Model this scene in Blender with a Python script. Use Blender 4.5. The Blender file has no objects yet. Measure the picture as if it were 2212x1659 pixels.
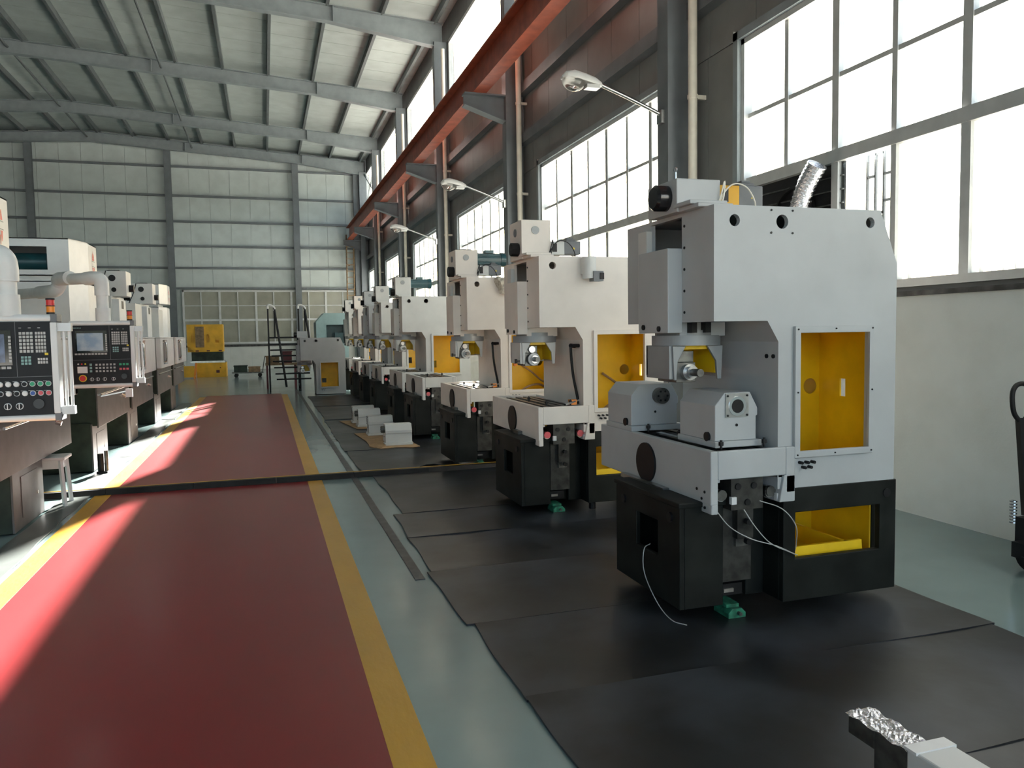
import bpy, bmesh, math, random
from mathutils import Vector, Matrix
from mathutils.geometry import tessellate_polygon
random.seed(7)
SC = bpy.context.scene
COL = SC.collection

# ---------------------------------------------------------------- camera
FPX, CX, CY, CAMH = 1690.0, 1106.0, 829.5, 1.6
_dy = Vector((571.0-CX, 728.0-CY, FPX)).normalized()      # aisle direction, camera coords (x right, y down, z forward)
_z = -_dy.cross(Vector((1, -0.016, 0))).normalized()
if _z.y > 0: _z = -_z
_x = _dy.cross(_z).normalized()
if _x.x < 0: _x = -_x
RT = Matrix((_x, _dy, _z))                                  # camera coords -> world
cam = bpy.data.cameras.new('camera'); cam.sensor_fit = 'HORIZONTAL'; cam.sensor_width = 36.0
cam.lens = FPX/2212*36; cam.clip_start = .05; cam.clip_end = 500
camo = bpy.data.objects.new('camera', cam); COL.objects.link(camo)
r, d, f = RT.col[0], RT.col[1], RT.col[2]
m = Matrix.Identity(4)
for i in range(3):
    m[i][0], m[i][1], m[i][2] = r[i], -d[i], -f[i]
m[2][3] = CAMH
camo.matrix_world = m
SC.camera = camo

# ---------------------------------------------------------------- sky, sun, exposure
SUN_AZ, SUN_EL, SUN_I = math.radians(18.0), math.radians(22.0), 170.0
w = bpy.data.worlds.new('sky'); SC.world = w; w.use_nodes = True
nt = w.node_tree; nt.nodes.clear()
o_ = nt.nodes.new('ShaderNodeOutputWorld'); bg = nt.nodes.new('ShaderNodeBackground')
sky = nt.nodes.new('ShaderNodeTexSky'); sky.sky_type = 'NISHITA'; sky.sun_disc = False
sky.sun_elevation = SUN_EL; sky.sun_rotation = SUN_AZ; sky.air_density = 1.0; sky.dust_density = 3.0; sky.ozone_density = 1.0
hs = nt.nodes.new('ShaderNodeHueSaturation'); hs.inputs['Saturation'].default_value = 1.0
nt.links.new(sky.outputs[0], hs.inputs['Color']); nt.links.new(hs.outputs[0], bg.inputs['Color'])
bg.inputs['Strength'].default_value = .75
nt.links.new(bg.outputs[0], o_.inputs[0])
sl = bpy.data.lights.new('sun', 'SUN'); sl.energy = SUN_I; sl.angle = math.radians(.55); sl.color = (1, .945, .895)
so = bpy.data.objects.new('sun', sl); COL.objects.link(so)
sd = Vector((math.sin(SUN_AZ)*math.cos(SUN_EL), math.cos(SUN_AZ)*math.cos(SUN_EL), math.sin(SUN_EL)))
so.rotation_euler = sd.to_track_quat('Z', 'Y').to_euler(); so.location = sd*60
def portal(x, y0, y1, z0, z1, nx):
    l = bpy.data.lights.new('window_portal', 'AREA'); l.shape = 'RECTANGLE'; l.size = y1-y0; l.size_y = z1-z0
    l.cycles.is_portal = True
    o = bpy.data.objects.new('window_portal', l); COL.objects.link(o); o.location = (x, (y0+y1)/2, (z0+z1)/2)
    M = Matrix(((0, 0, nx), (nx, 0, 0), (0, 1, 0)))                    # lamp x along the wall, lamp y up, -z into the room
    o.rotation_euler = M.to_euler()
vs = SC.view_settings; vs.view_transform = 'Standard'; vs.look = 'None'; vs.exposure = -0.33; vs.gamma = 1.0; vs.use_curve_mapping = False
cy = SC.cycles; cy.max_bounces = 9; cy.diffuse_bounces = 5; cy.glossy_bounces = 3; cy.transmission_bounces = 6; cy.transparent_max_bounces = 12
cy.caustics_reflective = False; cy.caustics_refractive = False; cy.sample_clamp_indirect = 6.0; cy.use_denoising = True

# ---------------------------------------------------------------- materials
MT = {}
def pm(name, col, rough=.5, metal=0., var=.08, scale=6., bump=0., bscale=40., col2=None, rvar=0., stretch=(1,1,1), spec=.5, coat=0., thr=(.35,.65)):
    ma = bpy.data.materials.new(name); ma.use_nodes = True; n = ma.node_tree; bs = n.nodes['Principled BSDF']
    bs.inputs['Roughness'].default_value = rough; bs.inputs['Metallic'].default_value = metal
    bs.inputs['Specular IOR Level'].default_value = spec
    if coat: bs.inputs['Coat Weight'].default_value, bs.inputs['Coat Roughness'].default_value = coat
    tc = n.nodes.new('ShaderNodeTexCoord'); mp = n.nodes.new('ShaderNodeMapping'); mp.inputs['Scale'].default_value = stretch
    n.links.new(tc.outputs['Object'], mp.inputs['Vector'])
    no = n.nodes.new('ShaderNodeTexNoise'); no.inputs['Scale'].default_value = scale; no.inputs['Detail'].default_value = 6
    n.links.new(mp.outputs[0], no.inputs['Vector'])
    cr = n.nodes.new('ShaderNodeValToRGB')
    c2 = col2 or tuple(max(0, c*(1-var*2)) for c in col)
    c1 = col if col2 else tuple(min(1, c*(1+var*.5)) for c in col)
    cr.color_ramp.elements[0].position, cr.color_ramp.elements[1].position = thr
    cr.color_ramp.elements[0].color = (*c2, 1); cr.color_ramp.elements[1].color = (*c1, 1)
    n.links.new(no.outputs['Fac'], cr.inputs[0]); n.links.new(cr.outputs[0], bs.inputs['Base Color'])
    if rvar:
        mr = n.nodes.new('ShaderNodeMapRange'); mr.inputs['To Min'].default_value = max(.02, rough-rvar); mr.inputs['To Max'].default_value = min(1, rough+rvar)
        n2 = n.nodes.new('ShaderNodeTexNoise'); n2.inputs['Scale'].default_value = scale*.6; n2.inputs['Detail'].default_value = 8
        n.links.new(mp.outputs[0], n2.inputs['Vector']); n.links.new(n2.outputs['Fac'], mr.inputs['Value']); n.links.new(mr.outputs[0], bs.inputs['Roughness'])
    if bump:
        n3 = n.nodes.new('ShaderNodeTexNoise'); n3.inputs['Scale'].default_value = bscale; n3.inputs['Detail'].default_value = 4
        n.links.new(mp.outputs[0], n3.inputs['Vector'])
        bp = n.nodes.new('ShaderNodeBump'); bp.inputs['Strength'].default_value = bump; bp.inputs['Distance'].default_value = .01
        n.links.new(n3.outputs['Fac'], bp.inputs['Height']); n.links.new(bp.outputs[0], bs.inputs['Normal'])
    MT[name] = ma; return ma
pm('paint', (.66,.66,.63), .45, var=.05, scale=3, bump=.03, bscale=120)
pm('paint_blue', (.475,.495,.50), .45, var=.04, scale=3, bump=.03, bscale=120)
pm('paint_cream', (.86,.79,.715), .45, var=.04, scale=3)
pm('paint_b', (.72,.72,.69), .42, var=.04, scale=3)
pm('dark_base', (.014,.016,.014), .5, var=.25, scale=5, rvar=.1, spec=.18)
pm('green_base', (.028,.042,.030), .5, var=.25, scale=5, rvar=.1, spec=.3)
pm('yellow', (.93,.60,.012), .38, var=.07, scale=4)
pm('yellow_box', (.80,.42,.02), .5, var=.1, scale=3)
pm('steel', (.55,.55,.54), .28, 1., var=.1, scale=12)
pm('stainless', (.55,.55,.53), .42, .6, var=.12, scale=8, stretch=(1,1,.15))
pm('dark_steel', (.16,.16,.15), .38, .8, var=.25, scale=14)
pm('black_steel', (.055,.055,.05), .45, .4, var=.3, scale=14)
pm('ring_grey', (.30,.315,.32), .42, .2, var=.06)
pm('sheet_grey', (.11,.108,.108), .45, .1, var=.1, scale=6, spec=.3)
pm('chrome', (.85,.85,.85), .12, 1., var=.02)
pm('black', (.012,.012,.013), .45, var=.2, spec=.25)
pm('black_gloss', (.012,.012,.013), .18, var=.1)
pm('rubber', (.016,.016,.016), .55, var=.2, spec=.25)
pm('grey_motor', (.16,.17,.18), .5, var=.08)
pm('teal_motor', (.02,.085,.10), .32, var=.15)
pm('teal_box', (.30,.42,.42), .5, var=.05)
pm('white_enamel', (.78,.79,.78), .3, var=.03)
pm('pvc', (.84,.79,.68), .4, var=.05)
pm('white_pvc', (.74,.75,.73), .38, var=.05)
pm('wedge_green', (.03,.22,.13), .45, var=.3, scale=20)
pm('cardboard', (.42,.27,.14), .8, var=.12, scale=7)
pm('frame_steel', (.15,.17,.185), .5, var=.08, scale=3)
pm('purlin_steel', (.10,.115,.12), .5, var=.08, scale=3)
pm('frame_light', (.25,.285,.30), .5, var=.07, scale=3)
pm('crane_red', (.36,.075,.035), .5, var=.15, scale=4)
pm('roof_sheet', (.45,.50,.49), .55, var=.05, scale=2)
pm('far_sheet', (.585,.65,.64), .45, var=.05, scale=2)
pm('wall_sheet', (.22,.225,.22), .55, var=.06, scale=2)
pm('masonry', (.80,.80,.75), .8, var=.05, scale=2.2, bump=.12, bscale=60, col2=(.72,.715,.66), thr=(.25,.55))
pm('alu', (.60,.61,.60), .4, .3, var=.05)
pm('sill', (.10,.095,.09), .6, var=.35, scale=9)
pm('concrete_out', (.55,.53,.48), .85, var=.08, scale=.5)
pm('floor_grey', (.23,.315,.315), .17, scale=1.6, bump=.05, bscale=3, rvar=.04, col2=(.18,.245,.24), thr=(.2,.8))
pm('floor_red', (.25,.025,.028), .29, scale=1.3, bump=.012, bscale=3, rvar=.01, col2=(.19,.020,.023), stretch=(1,.5,1), thr=(.2,.8), spec=.3)
pm('floor_yellow', (.60,.33,.03), .36, scale=6, bump=.2, bscale=30, rvar=.05, stretch=(1,.35,1), col2=(.50,.27,.025), thr=(.2,.8))
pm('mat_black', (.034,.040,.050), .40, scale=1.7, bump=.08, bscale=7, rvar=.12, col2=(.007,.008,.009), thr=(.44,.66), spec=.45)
pm('mat_grey', (.11,.12,.115), .36, scale=3, bump=.02, bscale=8, rvar=.07, col2=(.08,.09,.085), thr=(.2,.8))
pm('channel', (.05,.055,.06), .45, var=.3, scale=9)
pm('foil', (.8,.8,.82), .22, 1., var=.1, scale=30, bump=1., bscale=45)
pm('screen_blue', (.10,.16,.28), .12, var=.5, scale=14, col2=(.03,.05,.10))
pm('screen_grey', (.42,.50,.56), .15, var=.3, scale=9, col2=(.20,.30,.42))
pm('key', (.52,.52,.50), .5, var=.1)
pm('key_teal', (.25,.42,.40), .5, var=.1)
pm('maroon', (.11,.02,.025), .5, var=.1)
pm('wood', (.30,.20,.11), .7, var=.2, scale=9)
pm('plastic_wrap', (.62,.57,.47), .25, var=.2, scale=25, bump=.8, bscale=30)
for nme, c in dict(red=(.62,.02,.02), amber=(.85,.25,.01), green=(.02,.32,.15), blue=(.03,.09,.35), white=(.8,.8,.78), sigyel=(.8,.6,.02), pinkred=(.65,.1,.12), logo_red=(.75,.06,.07)).items():
    pm(nme, c, .35, var=.05)
def glassmat(name, tint, trans, frost=0., rough=.02):
    ma = bpy.data.materials.new(name); ma.use_nodes = True; n = ma.node_tree; n.nodes.clear()
    out = n.nodes.new('ShaderNodeOutputMaterial'); tr = n.nodes.new('ShaderNodeBsdfTransparent'); tr.inputs[0].default_value = (*tint, 1)
    gl = n.nodes.new('ShaderNodeBsdfGlossy'); gl.inputs['Roughness'].default_value = rough
    lw = n.nodes.new('ShaderNodeLayerWeight'); lw.inputs['Blend'].default_value = .5
    fp = n.nodes.new('ShaderNodeMath'); fp.operation = 'POWER'; fp.inputs[1].default_value = 4.0
    fm = n.nodes.new('ShaderNodeMath'); fm.operation = 'MULTIPLY_ADD'; fm.inputs[1].default_value = .5; fm.inputs[2].default_value = .03
    n.links.new(lw.outputs['Facing'], fp.inputs[0]); n.links.new(fp.outputs[0], fm.inputs[0])
    mx = n.nodes.new('ShaderNodeMixShader'); n.links.new(fm.outputs[0], mx.inputs[0])
    src = tr
    if frost:
        df = n.nodes.new('ShaderNodeBsdfTranslucent'); df.inputs[0].default_value = (*tint, 1)
        m2 = n.nodes.new('ShaderNodeMixShader'); m2.inputs[0].default_value = frost
        n.links.new(tr.outputs[0], m2.inputs[1]); n.links.new(df.outputs[0], m2.inputs[2]); src = m2
    n.links.new(src.outputs[0], mx.inputs[1]); n.links.new(gl.outputs[0], mx.inputs[2]); n.links.new(mx.outputs[0], out.inputs[0])
    MT[name] = ma
glassmat('glass', (.93,.95,.94), 1)
glassmat('glass_frost', (.90,.91,.88), 1, frost=.35)
pm('pane_far', (.33,.325,.26), .22, var=.15, scale=1.2, col2=(.24,.235,.19))
ma = bpy.data.materials.new('lamp_glass'); ma.use_nodes = True; b_ = ma.node_tree.nodes['Principled BSDF']
b_.inputs['Transmission Weight'].default_value = .9; b_.inputs['Roughness'].default_value = .08; b_.inputs['Base Color'].default_value = (.9,.88,.82,1); MT['lamp_glass'] = ma
MT['dark_glass'] = pm('dark_glass', (.01,.02,.02), .08, var=.1)

# ---------------------------------------------------------------- mesh helpers
ORG = {}
class MB:
    def __init__(s, off=(0,0,0)): s.v = []; s.f = []; s.o = Vector(off)
    def add(s, vs, fs):
        k = len(s.v); s.v += [Vector(p)+s.o for p in vs]; s.f += [tuple(i+k for i in q) for q in fs]; return s
    def box(s, x0, x1, y0, y1, z0, z1):
        return s.add([(x0,y0,z0),(x1,y0,z0),(x1,y1,z0),(x0,y1,z0),(x0,y0,z1),(x1,y0,z1),(x1,y1,z1),(x0,y1,z1)],
                     [(0,3,2,1),(4,5,6,7),(0,1,5,4),(1,2,6,5),(2,3,7,6),(3,0,4,7)])
    def quad(s, a, b, c, d): return s.add([a,b,c,d], [(0,1,2,3)])
    def cyl(s, p0, p1, r, n=16, r1=None, cap=True):
        p0, p1 = Vector(p0), Vector(p1); ax = (p1-p0).normalized(); r1 = r if r1 is None else r1
        u = ax.orthogonal().normalized(); v = ax.cross(u)
        vs = [p0+(u*math.cos(2*math.pi*i/n)+v*math.sin(2*math.pi*i/n))*r for i in range(n)]
        vs += [p1+(u*math.cos(2*math.pi*i/n)+v*math.sin(2*math.pi*i/n))*r1 for i in range(n)]
        fs = [(i,(i+1)%n,n+(i+1)%n,n+i) for i in range(n)]
        if cap: fs += [tuple(range(n-1,-1,-1)), tuple(range(n,2*n))]
        return s.add(vs, fs)
    def ring(s, p0, p1, r0, r1, n=20):
        p0, p1 = Vector(p0), Vector(p1); ax = (p1-p0).normalized(); u = ax.orthogonal().normalized(); v = ax.cross(u); vs = []
        for (p, r) in ((p0,r0),(p0,r1),(p1,r1),(p1,r0)):
            vs += [p+(u*math.cos(2*math.pi*i/n)+v*math.sin(2*math.pi*i/n))*r for i in range(n)]
        fs = []
        for k in range(4):
            a, b = k*n, ((k+1)%4)*n
            fs += [(a+i, a+(i+1)%n, b+(i+1)%n, b+i) for i in range(n)]
        return s.add(vs, fs)
    def tube(s, pts, r, n=8):
        P = [Vector(p) for p in pts]
        if len(P) > 2:                                          # Catmull-Rom smoothing
            Q = []; E = [P[0]*2-P[1]]+P+[P[-1]*2-P[-2]]
            for i in range(1, len(E)-2):
                for k in range(5):
                    t = k/5; a, b, c, e = E[i-1], E[i], E[i+1], E[i+2]
                    Q.append(.5*((2*b)+(c-a)*t+(2*a-5*b+4*c-e)*t*t+(3*b-a-3*c+e)*t**3))
            P = Q+[P[-1]]
        vs = []; u = None
        for i, p in enumerate(P):
            t = (P[min(i+1,len(P)-1)]-P[max(i-1,0)]).normalized()
            if u is None: u = t.orthogonal().normalized()
            u = (u-t*u.dot(t)).normalized(); v = t.cross(u)
            vs += [p+(u*math.cos(2*math.pi*k/n)+v*math.sin(2*math.pi*k/n))*r for k in range(n)]
        fs = [(i*n+k, i*n+(k+1)%n, (i+1)*n+(k+1)%n, (i+1)*n+k) for i in range(len(P)-1) for k in range(n)]
        fs += [tuple(range(n-1,-1,-1)), tuple(range((len(P)-1)*n, len(P)*n))]
        return s.add(vs, fs)
    def bar(s, p0, p1, w, h=None):                             # square bar between two points
        p0, p1 = Vector(p0), Vector(p1); h = h or w; t = (p1-p0).normalized()
        u = Vector((0,0,1)).cross(t)
        u = u.normalized() if u.length > 1e-4 else Vector((1,0,0)); v = t.cross(u)
        vs = [p+u*a*w/2+v*b*h/2 for p in (p0,p1) for a, b in ((-1,-1),(1,-1),(1,1),(-1,1))]
        return s.add(vs, [(0,3,2,1),(4,5,6,7),(0,1,5,4),(1,2,6,5),(2,3,7,6),(3,0,4,7)])
    def plate(s, outer, holes, ax, a, b):
        """flat polygon with holes in the plane of two axes, extruded along ax ('x','y','z') from a to b"""
        if ax == 'y': P = lambda q, t: (q[0], t, q[1])
        elif ax == 'x': P = lambda q, t: (t, q[0], q[1])
        else: P = lambda q, t: (q[0], q[1], t)
        loops = [outer]+list(holes); flat = [q for l in loops for q in l]; n = len(flat)
        tri = tessellate_polygon([[Vector((q[0], q[1], 0)) for q in l] for l in loops])
        vs = [P(q,a) for q in flat]+[P(q,b) for q in flat]
        fs = [tuple(t) for t in tri]+[tuple(i+n for i in reversed(t)) for t in tri]
        k = 0
        for l in loops:
            L = len(l); fs += [(k+i, k+(i+1)%L, n+k+(i+1)%L, n+k+i) for i in range(L)]; k += L
        return s.add(vs, fs)
    def xf(s, M): s.v = [M @ p for p in s.v]; return s
    def build(s, name, mat, parent=None, smooth=False, bevel=0):
        me = bpy.data.meshes.new(name)
        if parent is not None and parent.name in ORG: org = ORG[parent.name]
        elif parent is not None: org = Vector((0,0,0))
        else:
            xs = [p.x for p in s.v]; ys = [p.y for p in s.v]; zs = [p.z for p in s.v]
            org = Vector(((min(xs)+max(xs))/2, (min(ys)+max(ys))/2, min(zs)))
        me.from_pydata([p-org for p in s.v], [], s.f); me.update()
        bm = bmesh.new(); bm.from_mesh(me); bmesh.ops.recalc_face_normals(bm, faces=bm.faces); bm.to_mesh(me); bm.free()
        o = bpy.data.objects.new(name, me); COL.objects.link(o)
        o.data.materials.append(MT[mat])
        if parent is None: o.location = org
        else: o.parent = parent
        ORG[o.name] = org
        if smooth:
            for p in me.polygons: p.use_smooth = True
            try: me.set_sharp_from_angle(angle=math.radians(40))
            except Exception: pass
        if bevel:
            md = o.modifiers.new('bevel', 'BEVEL'); md.width = bevel; md.segments = 2; md.limit_method = 'ANGLE'; md.angle_limit = math.radians(50)
        return o
def circ(cx, cy, r, n=20): return [(cx+r*math.cos(2*math.pi*i/n), cy+r*math.sin(2*math.pi*i/n)) for i in range(n)]
def rect(a, b, c, d): return [(a,c),(b,c),(b,d),(a,d)]
def tag(o, label=None, cat=None, group=None, kind=None):
    if label: o['label'] = label
    if cat: o['category'] = cat
    if group: o['group'] = group
    if kind: o['kind'] = kind
    return o
def thing(name, label, cat, loc, group=None):
    o = bpy.data.objects.new(name, None); COL.objects.link(o); o.location = loc; o.empty_display_size = .1
    ORG[o.name] = Vector(loc); return tag(o, label, cat, group)
def struct(o): o['kind'] = 'structure'; return o

# ================================================================ the hall
XW, XL, YB, YF, RIDGE = 5.3, -20.0, -11.0, 41.5, -7.4
BAY = 6.75
COLY = [9.0+BAY*k for k in range(-3, 5)]                        # frame positions along the hall
def roof_z(x): return 10.62+(XW-x)*.062 if x >= RIDGE else 10.62+(XW-RIDGE)*.062-(RIDGE-x)*.062
# ---- floor
floor = struct(MB().box(XL-.3, XW+.25, YB-.3, YF+.3, -.25, 0).build('floor', 'floor_grey'))
def strip(name, mat, x0, x1, y0, y1, z, xe=None):
    b = MB(); n = int((y1-y0)/1.0)+1
    xe = xe or 0
    for i in range(n):
        a, c = y0+(y1-y0)*i/n, y0+(y1-y0)*(i+1)/n
        b.box(x0+xe*a, x1+xe*c, a, c, -.05, z)
    return b.build(name, mat, floor)
ld = .0025
strip('red_lane', 'floor_red', -1.56, .40, YB+.5, 23.0, .0012)
strip('yellow_stripe', 'floor_yellow', .40, .555, YB+.5, 22.6, .0022)
strip('yellow_stripe', 'floor_yellow', -1.715, -1.56, YB+.5, 22.6, .0022)
cc = MB()
for i in range(38):
    a, c = 4.97+i*.5, 4.97+(i+1)*.5
    cc.box(.885-.002*(a-5), .95-.002*(c-5), a, c, -.02, .006)
cc.build('cable_channel_cover', 'channel', floor)
# ---- right wall
WIN = []                                                        # (y near, y far) of the big windows
for k in range(-3, 5):
    WIN.append((COLY[k+3]+.35-BAY+.05+.0, COLY[k+3]-1.15))
WIN = [(a, b) for a, b in WIN if b > YB+1]
WIN.append((COLY[-1]+.4, COLY[-1]+4.6))
ZS, ZT = 1.94, 4.86
CLE = [(COLY[i]+.2, COLY[i+1]-.2) for i in range(len(COLY)-1)]+[(COLY[-1]+.2, YF-.3)]
CZ0, CZ1 = 7.75, 9.93
holes = [rect(max(a, YB+.3), b, ZS, ZT) for a, b in WIN]+[rect(a, b, CZ0, CZ1) for a, b in CLE]
wr = MB(); wr.plate([(YB,0),(YF,0),(YF,10.7),(YB,10.7)], holes, 'x', XW+.02, XW+.14)
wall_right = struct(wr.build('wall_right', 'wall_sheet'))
MB().box(XW-.06, XW+.03, YB, YF, 0, 1.86).build('masonry_dado', 'masonry', wall_right)
MB().box(XW-.03, XW+.06, YB, YF, 0, .10).build('dado_foot', 'masonry', wall_right)
MB().box(XW-.10, XW+.03, YB, YF, 1.86, 1.90).build('sill_strip', 'sill', wall_right)
def panels(parent, y0, y1, z0, z1, w=.95):
    n = max(1, round((y1-y0)/w))
    for i in range(n):
        a, c = y0+(y1-y0)*i/n, y0+(y1-y0)*(i+1)/n
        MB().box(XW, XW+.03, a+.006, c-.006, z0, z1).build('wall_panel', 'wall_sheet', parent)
yb0 = 2.0
panels(wall_right, yb0, YF, ZT+.06, CZ0-.05)
for i in range(len(WIN)-1):
    if WIN[i][1] > yb0: panels(wall_right, WIN[i][1]+.03, WIN[i+1][0]-.03, 1.92, ZT+.05)
panels(wall_right, WIN[-1][1]+.03, YF, 1.92, ZT+.05)
panels(wall_right, yb0, YF, CZ1+.05, 10.6, 3)
for z in (5.55, 6.55):                                          # horizontal wall rails
    MB().box(XW-.16, XW-.001, YB, YF, z-.10, z+.10).build('wall_rail', 'frame_steel', wall_right)
# windows of the right wall
def window(i, y0, y1):
    w = struct(thing('window_%d' % i, None, None, (XW, (y0+y1)/2, ZS)))
    fr = MB()
    fr.box(XW-.05, XW+.11, y0-.0, y1, ZT-.06, ZT).box(XW-.05, XW+.11, y0, y1, ZS, ZS+.07)
    fr.box(XW-.05, XW+.11, y0, y0+.06, ZS, ZT).box(XW-.05, XW+.11, y1-.06, y1, ZS, ZT)
    fr.box(XW-.02, XW+.10, y0, y1, 3.19, 3.31)
    fr.build('window_frame', 'alu', w)
    n = 7; st = (y1-y0)/n; sides = []
    for k in range(1, n):
        yy = y1-(k)*st*1.0
        t = .045 if k % 2 == 0 else .03
        MB().box(XW+.0, XW+.09, yy-t, yy+t, 3.30, ZT-.05).build('mullion', 'alu', w)
        if k % 2 == 0 or k == 3: MB().box(XW+.0, XW+.09, yy-t, yy+t, ZS+.05, 3.20).build('mullion', 'alu', w)
    MB().box(XW+.01, XW+.08, y0, y1, 3.985, 4.03).build('glazing_bar', 'alu', w)
    for k in range(n):
        a, c = y1-(k+1)*st+.02, y1-k*st-.02
        MB().box(XW+.045, XW+.053, a, c, 3.30, 4.0).build('pane', 'glass', w)
        MB().box(XW+.045, XW+.053, a, c, 4.02, ZT-.05).build('pane', 'glass', w)
        if not (i == 1 and k in (0, 1)):
            MB().box(XW+.03, XW+.038, a, c, ZS+.05, 3.2).build('pane', 'glass_frost' if (i == 1 and k > 2 or i != 1) else 'glass', w)
    MB().box(XW-.10, XW+.0, y1+.0, y1+.09, ZS-.02, ZT+.09).box(XW-.10, XW+.0, y0-.09, y1+.09, ZT, ZT+.09).build('window_surround', 'frame_light', w)
    return w
WINOBJ = []
idx = 1
for a, b in WIN:
    if b < 3: portal(XW+.3, max(a, YB+.3), b, ZS, ZT, 1); window(20+idx, max(a, YB+.3), b); idx += 1
idx = 1
for a, b in WIN:
    if b >= 3: WINOBJ.append(window(idx, a, b)); portal(XW+.3, a, b, ZS, ZT, 1); idx += 1
for i, (a, b) in enumerate(CLE):
    w = struct(thing('window_%d' % (i+11), None, None, (XW, (a+b)/2, CZ0)))
    f_ = MB(); f_.box(XW-.03, XW+.1, a, b, CZ1-.09, CZ1).box(XW-.03, XW+.1, a, b, CZ0, CZ0+.09).box(XW-.03, XW+.1, a, a+.08, CZ0, CZ1).box(XW-.03, XW+.1, b-.08, b, CZ0, CZ1)
    f_.build('window_frame', 'alu', w)
    for k in range(4):
        MB().box(XW+.04, XW+.05, a+(b-a)*k/4+.01, a+(b-a)*(k+1)/4-.01, CZ0+.06, CZ1-.06).build('pane', 'glass', w)
    portal(XW+.3, a, b, CZ0, CZ1, 1)
# ---- far wall: upright sheets, girts, posts, a long window over a low white dado
FX = [-10.0, -4.15, 1.74]
fw = MB(); fw.plate([(XL,0),(XW+.14,0),(XW+.14,11.8),(XL,11.8)], [], 'y', YF+.06, YF+.2)
wall_far = struct(fw.build('wall_far', 'far_sheet'))
WX0, WX1, WZ0, WZ1 = -3.76, 4.80, 1.27, 3.95
x = XL+.02
while x < XW-.05:
    x2 = min(x+.93, XW)
    inwin = x2 > WX0-.3 and x < WX1
    MB().box(x+.006, x2-.006, YF+.0, YF+.07, 3.97 if inwin else 1.16, min(roof_z(x), roof_z(x2))).build('wall_panel', 'far_sheet', wall_far)
    x = x2
for k in range(int((XW-XL)/1.02)):
    MB().box(XL+k*1.02+.004, XL+(k+1)*1.02-.004, YF-.02, YF+.07, 0, 1.14).build('dado_panel', 'masonry', wall_far)
for z in (9.88, 8.49, 7.26, 6.07, 5.02, 4.03):
    MB().box(XL, XW, YF-.16, YF-.001, z-.045, z+.045).build('girt', 'frame_steel', wall_far)
for xx in FX+[-15.9, 4.75]:
    p = MB().box(xx-.15, xx+.15, YF-.36, YF-.33, 0, roof_z(xx)-.5).box(xx-.15, xx+.15, YF-.19, YF-.165, 0, roof_z(xx)-.5).box(xx-.012, xx+.012, YF-.33, YF-.19, 0, roof_z(xx)-.5)
    p.build('wall_post', 'frame_steel', wall_far)
MB().box(XL, WX1+.1, YF-.06, YF+.02, 1.14, 1.24).build('sill_strip', 'sill', wall_far)
wf = struct(thing('window_9', None, None, (.5, YF, WZ0)))
f_ = MB().box(WX0, WX1, YF-.08, YF+.02, WZ0, WZ0+.10).box(WX0, WX1, YF-.08, YF+.02, WZ1-.09, WZ1).box(WX0, WX0+.09, YF-.08, YF+.02, WZ0, WZ1).box(WX1-.09, WX1, YF-.08, YF+.02, WZ0, WZ1)
f_.box(WX0, WX1, YF-.07, YF+.02, 2.42, 2.52); f_.build('window_frame', 'alu', wf)
MB().box(WX0, WX1, YF-.06, YF+.02, 3.16, 3.20).build('glazing_bar', 'alu', wf)
nn = 10; st = (WX1-WX0)/nn
for k in range(nn):
    a = WX0+k*st
    if k: MB().box(a-(.05 if k % 2 == 0 else .025), a+(.05 if k % 2 == 0 else .025), YF-.065, YF+.02, WZ0, WZ1).build('mullion', 'alu', wf)
    for z0, z1 in ((WZ0+.1, 2.42), (2.52, 3.16), (3.2, WZ1-.08)):
        MB().box(a+.02, a+st-.02, YF-.01, YF+.002, z0, z1).build('pane', 'pane_far', wf)
# ---- left and back walls (outside the picture, they close the room)
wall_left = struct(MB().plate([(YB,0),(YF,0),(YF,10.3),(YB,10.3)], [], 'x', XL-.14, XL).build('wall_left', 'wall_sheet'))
# unseen back wall with a wide opening added to light camera-facing sides
wall_back = struct(MB().plate([(XL,0),(-18.0,0),(-18.0,7.5),(4.6,7.5),(4.6,0),(XW+.14,0),(XW+.14,11.8),(XL,11.8)], [], 'y', YB-.2, YB).build('wall_back', 'far_sheet'))
l = bpy.data.lights.new('back_opening_portal', 'AREA'); l.shape = 'RECTANGLE'; l.size = 22.6; l.size_y = 7.5; l.cycles.is_portal = True
lo = bpy.data.objects.new('back_opening_portal', l); COL.objects.link(lo); lo.location = (-6.7, YB-.3, 3.75); lo.rotation_euler = (math.radians(90), 0, math.radians(180))
# ---- roof: skin, sheets, purlins, tapered rafters
ce = MB()
for x0, x1 in ((RIDGE, XW+.2), (RIDGE, XL-.2)):
    z0, z1 = roof_z(x0)+.08, roof_z(x1)+.08
    ce.add([(x0,YB-.3,z0),(x1,YB-.3,z1),(x1,YF+.3,z1),(x0,YF+.3,z0),(x0,YB-.3,z0+.1),(x1,YB-.3,z1+.1),(x1,YF+.3,z1+.1),(x0,YF+.3,z0+.1)],
           [(0,1,2,3),(4,5,6,7),(0,1,5,4),(1,2,6,5),(2,3,7,6),(3,0,4,7)])
ceiling = struct(ce.build('ceiling', 'roof_sheet'))
yy = 14.0
while yy < YF-.1:
    y2 = min(yy+.98, YF)
    for x0, x1 in ((RIDGE, XW), (RIDGE, XL)):
        z0, z1 = roof_z(x0), roof_z(x1); a, c = yy+.008, y2-.008
        MB().add([(x0,a,z0),(x1,a,z1),(x1,c,z1),(x0,c,z0),(x0,a,z0+.08),(x1,a,z1+.08),(x1,c,z1+.08),(x0,c,z0+.08)],
                 [(0,1,2,3),(4,5,6,7),(0,1,5,4),(1,2,6,5),(2,3,7,6),(3,0,4,7)]).build('roof_panel', 'roof_sheet', ceiling)
    yy = y2
px = [XW-.35-1.5*k for k in range(0, 17)]
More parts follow.
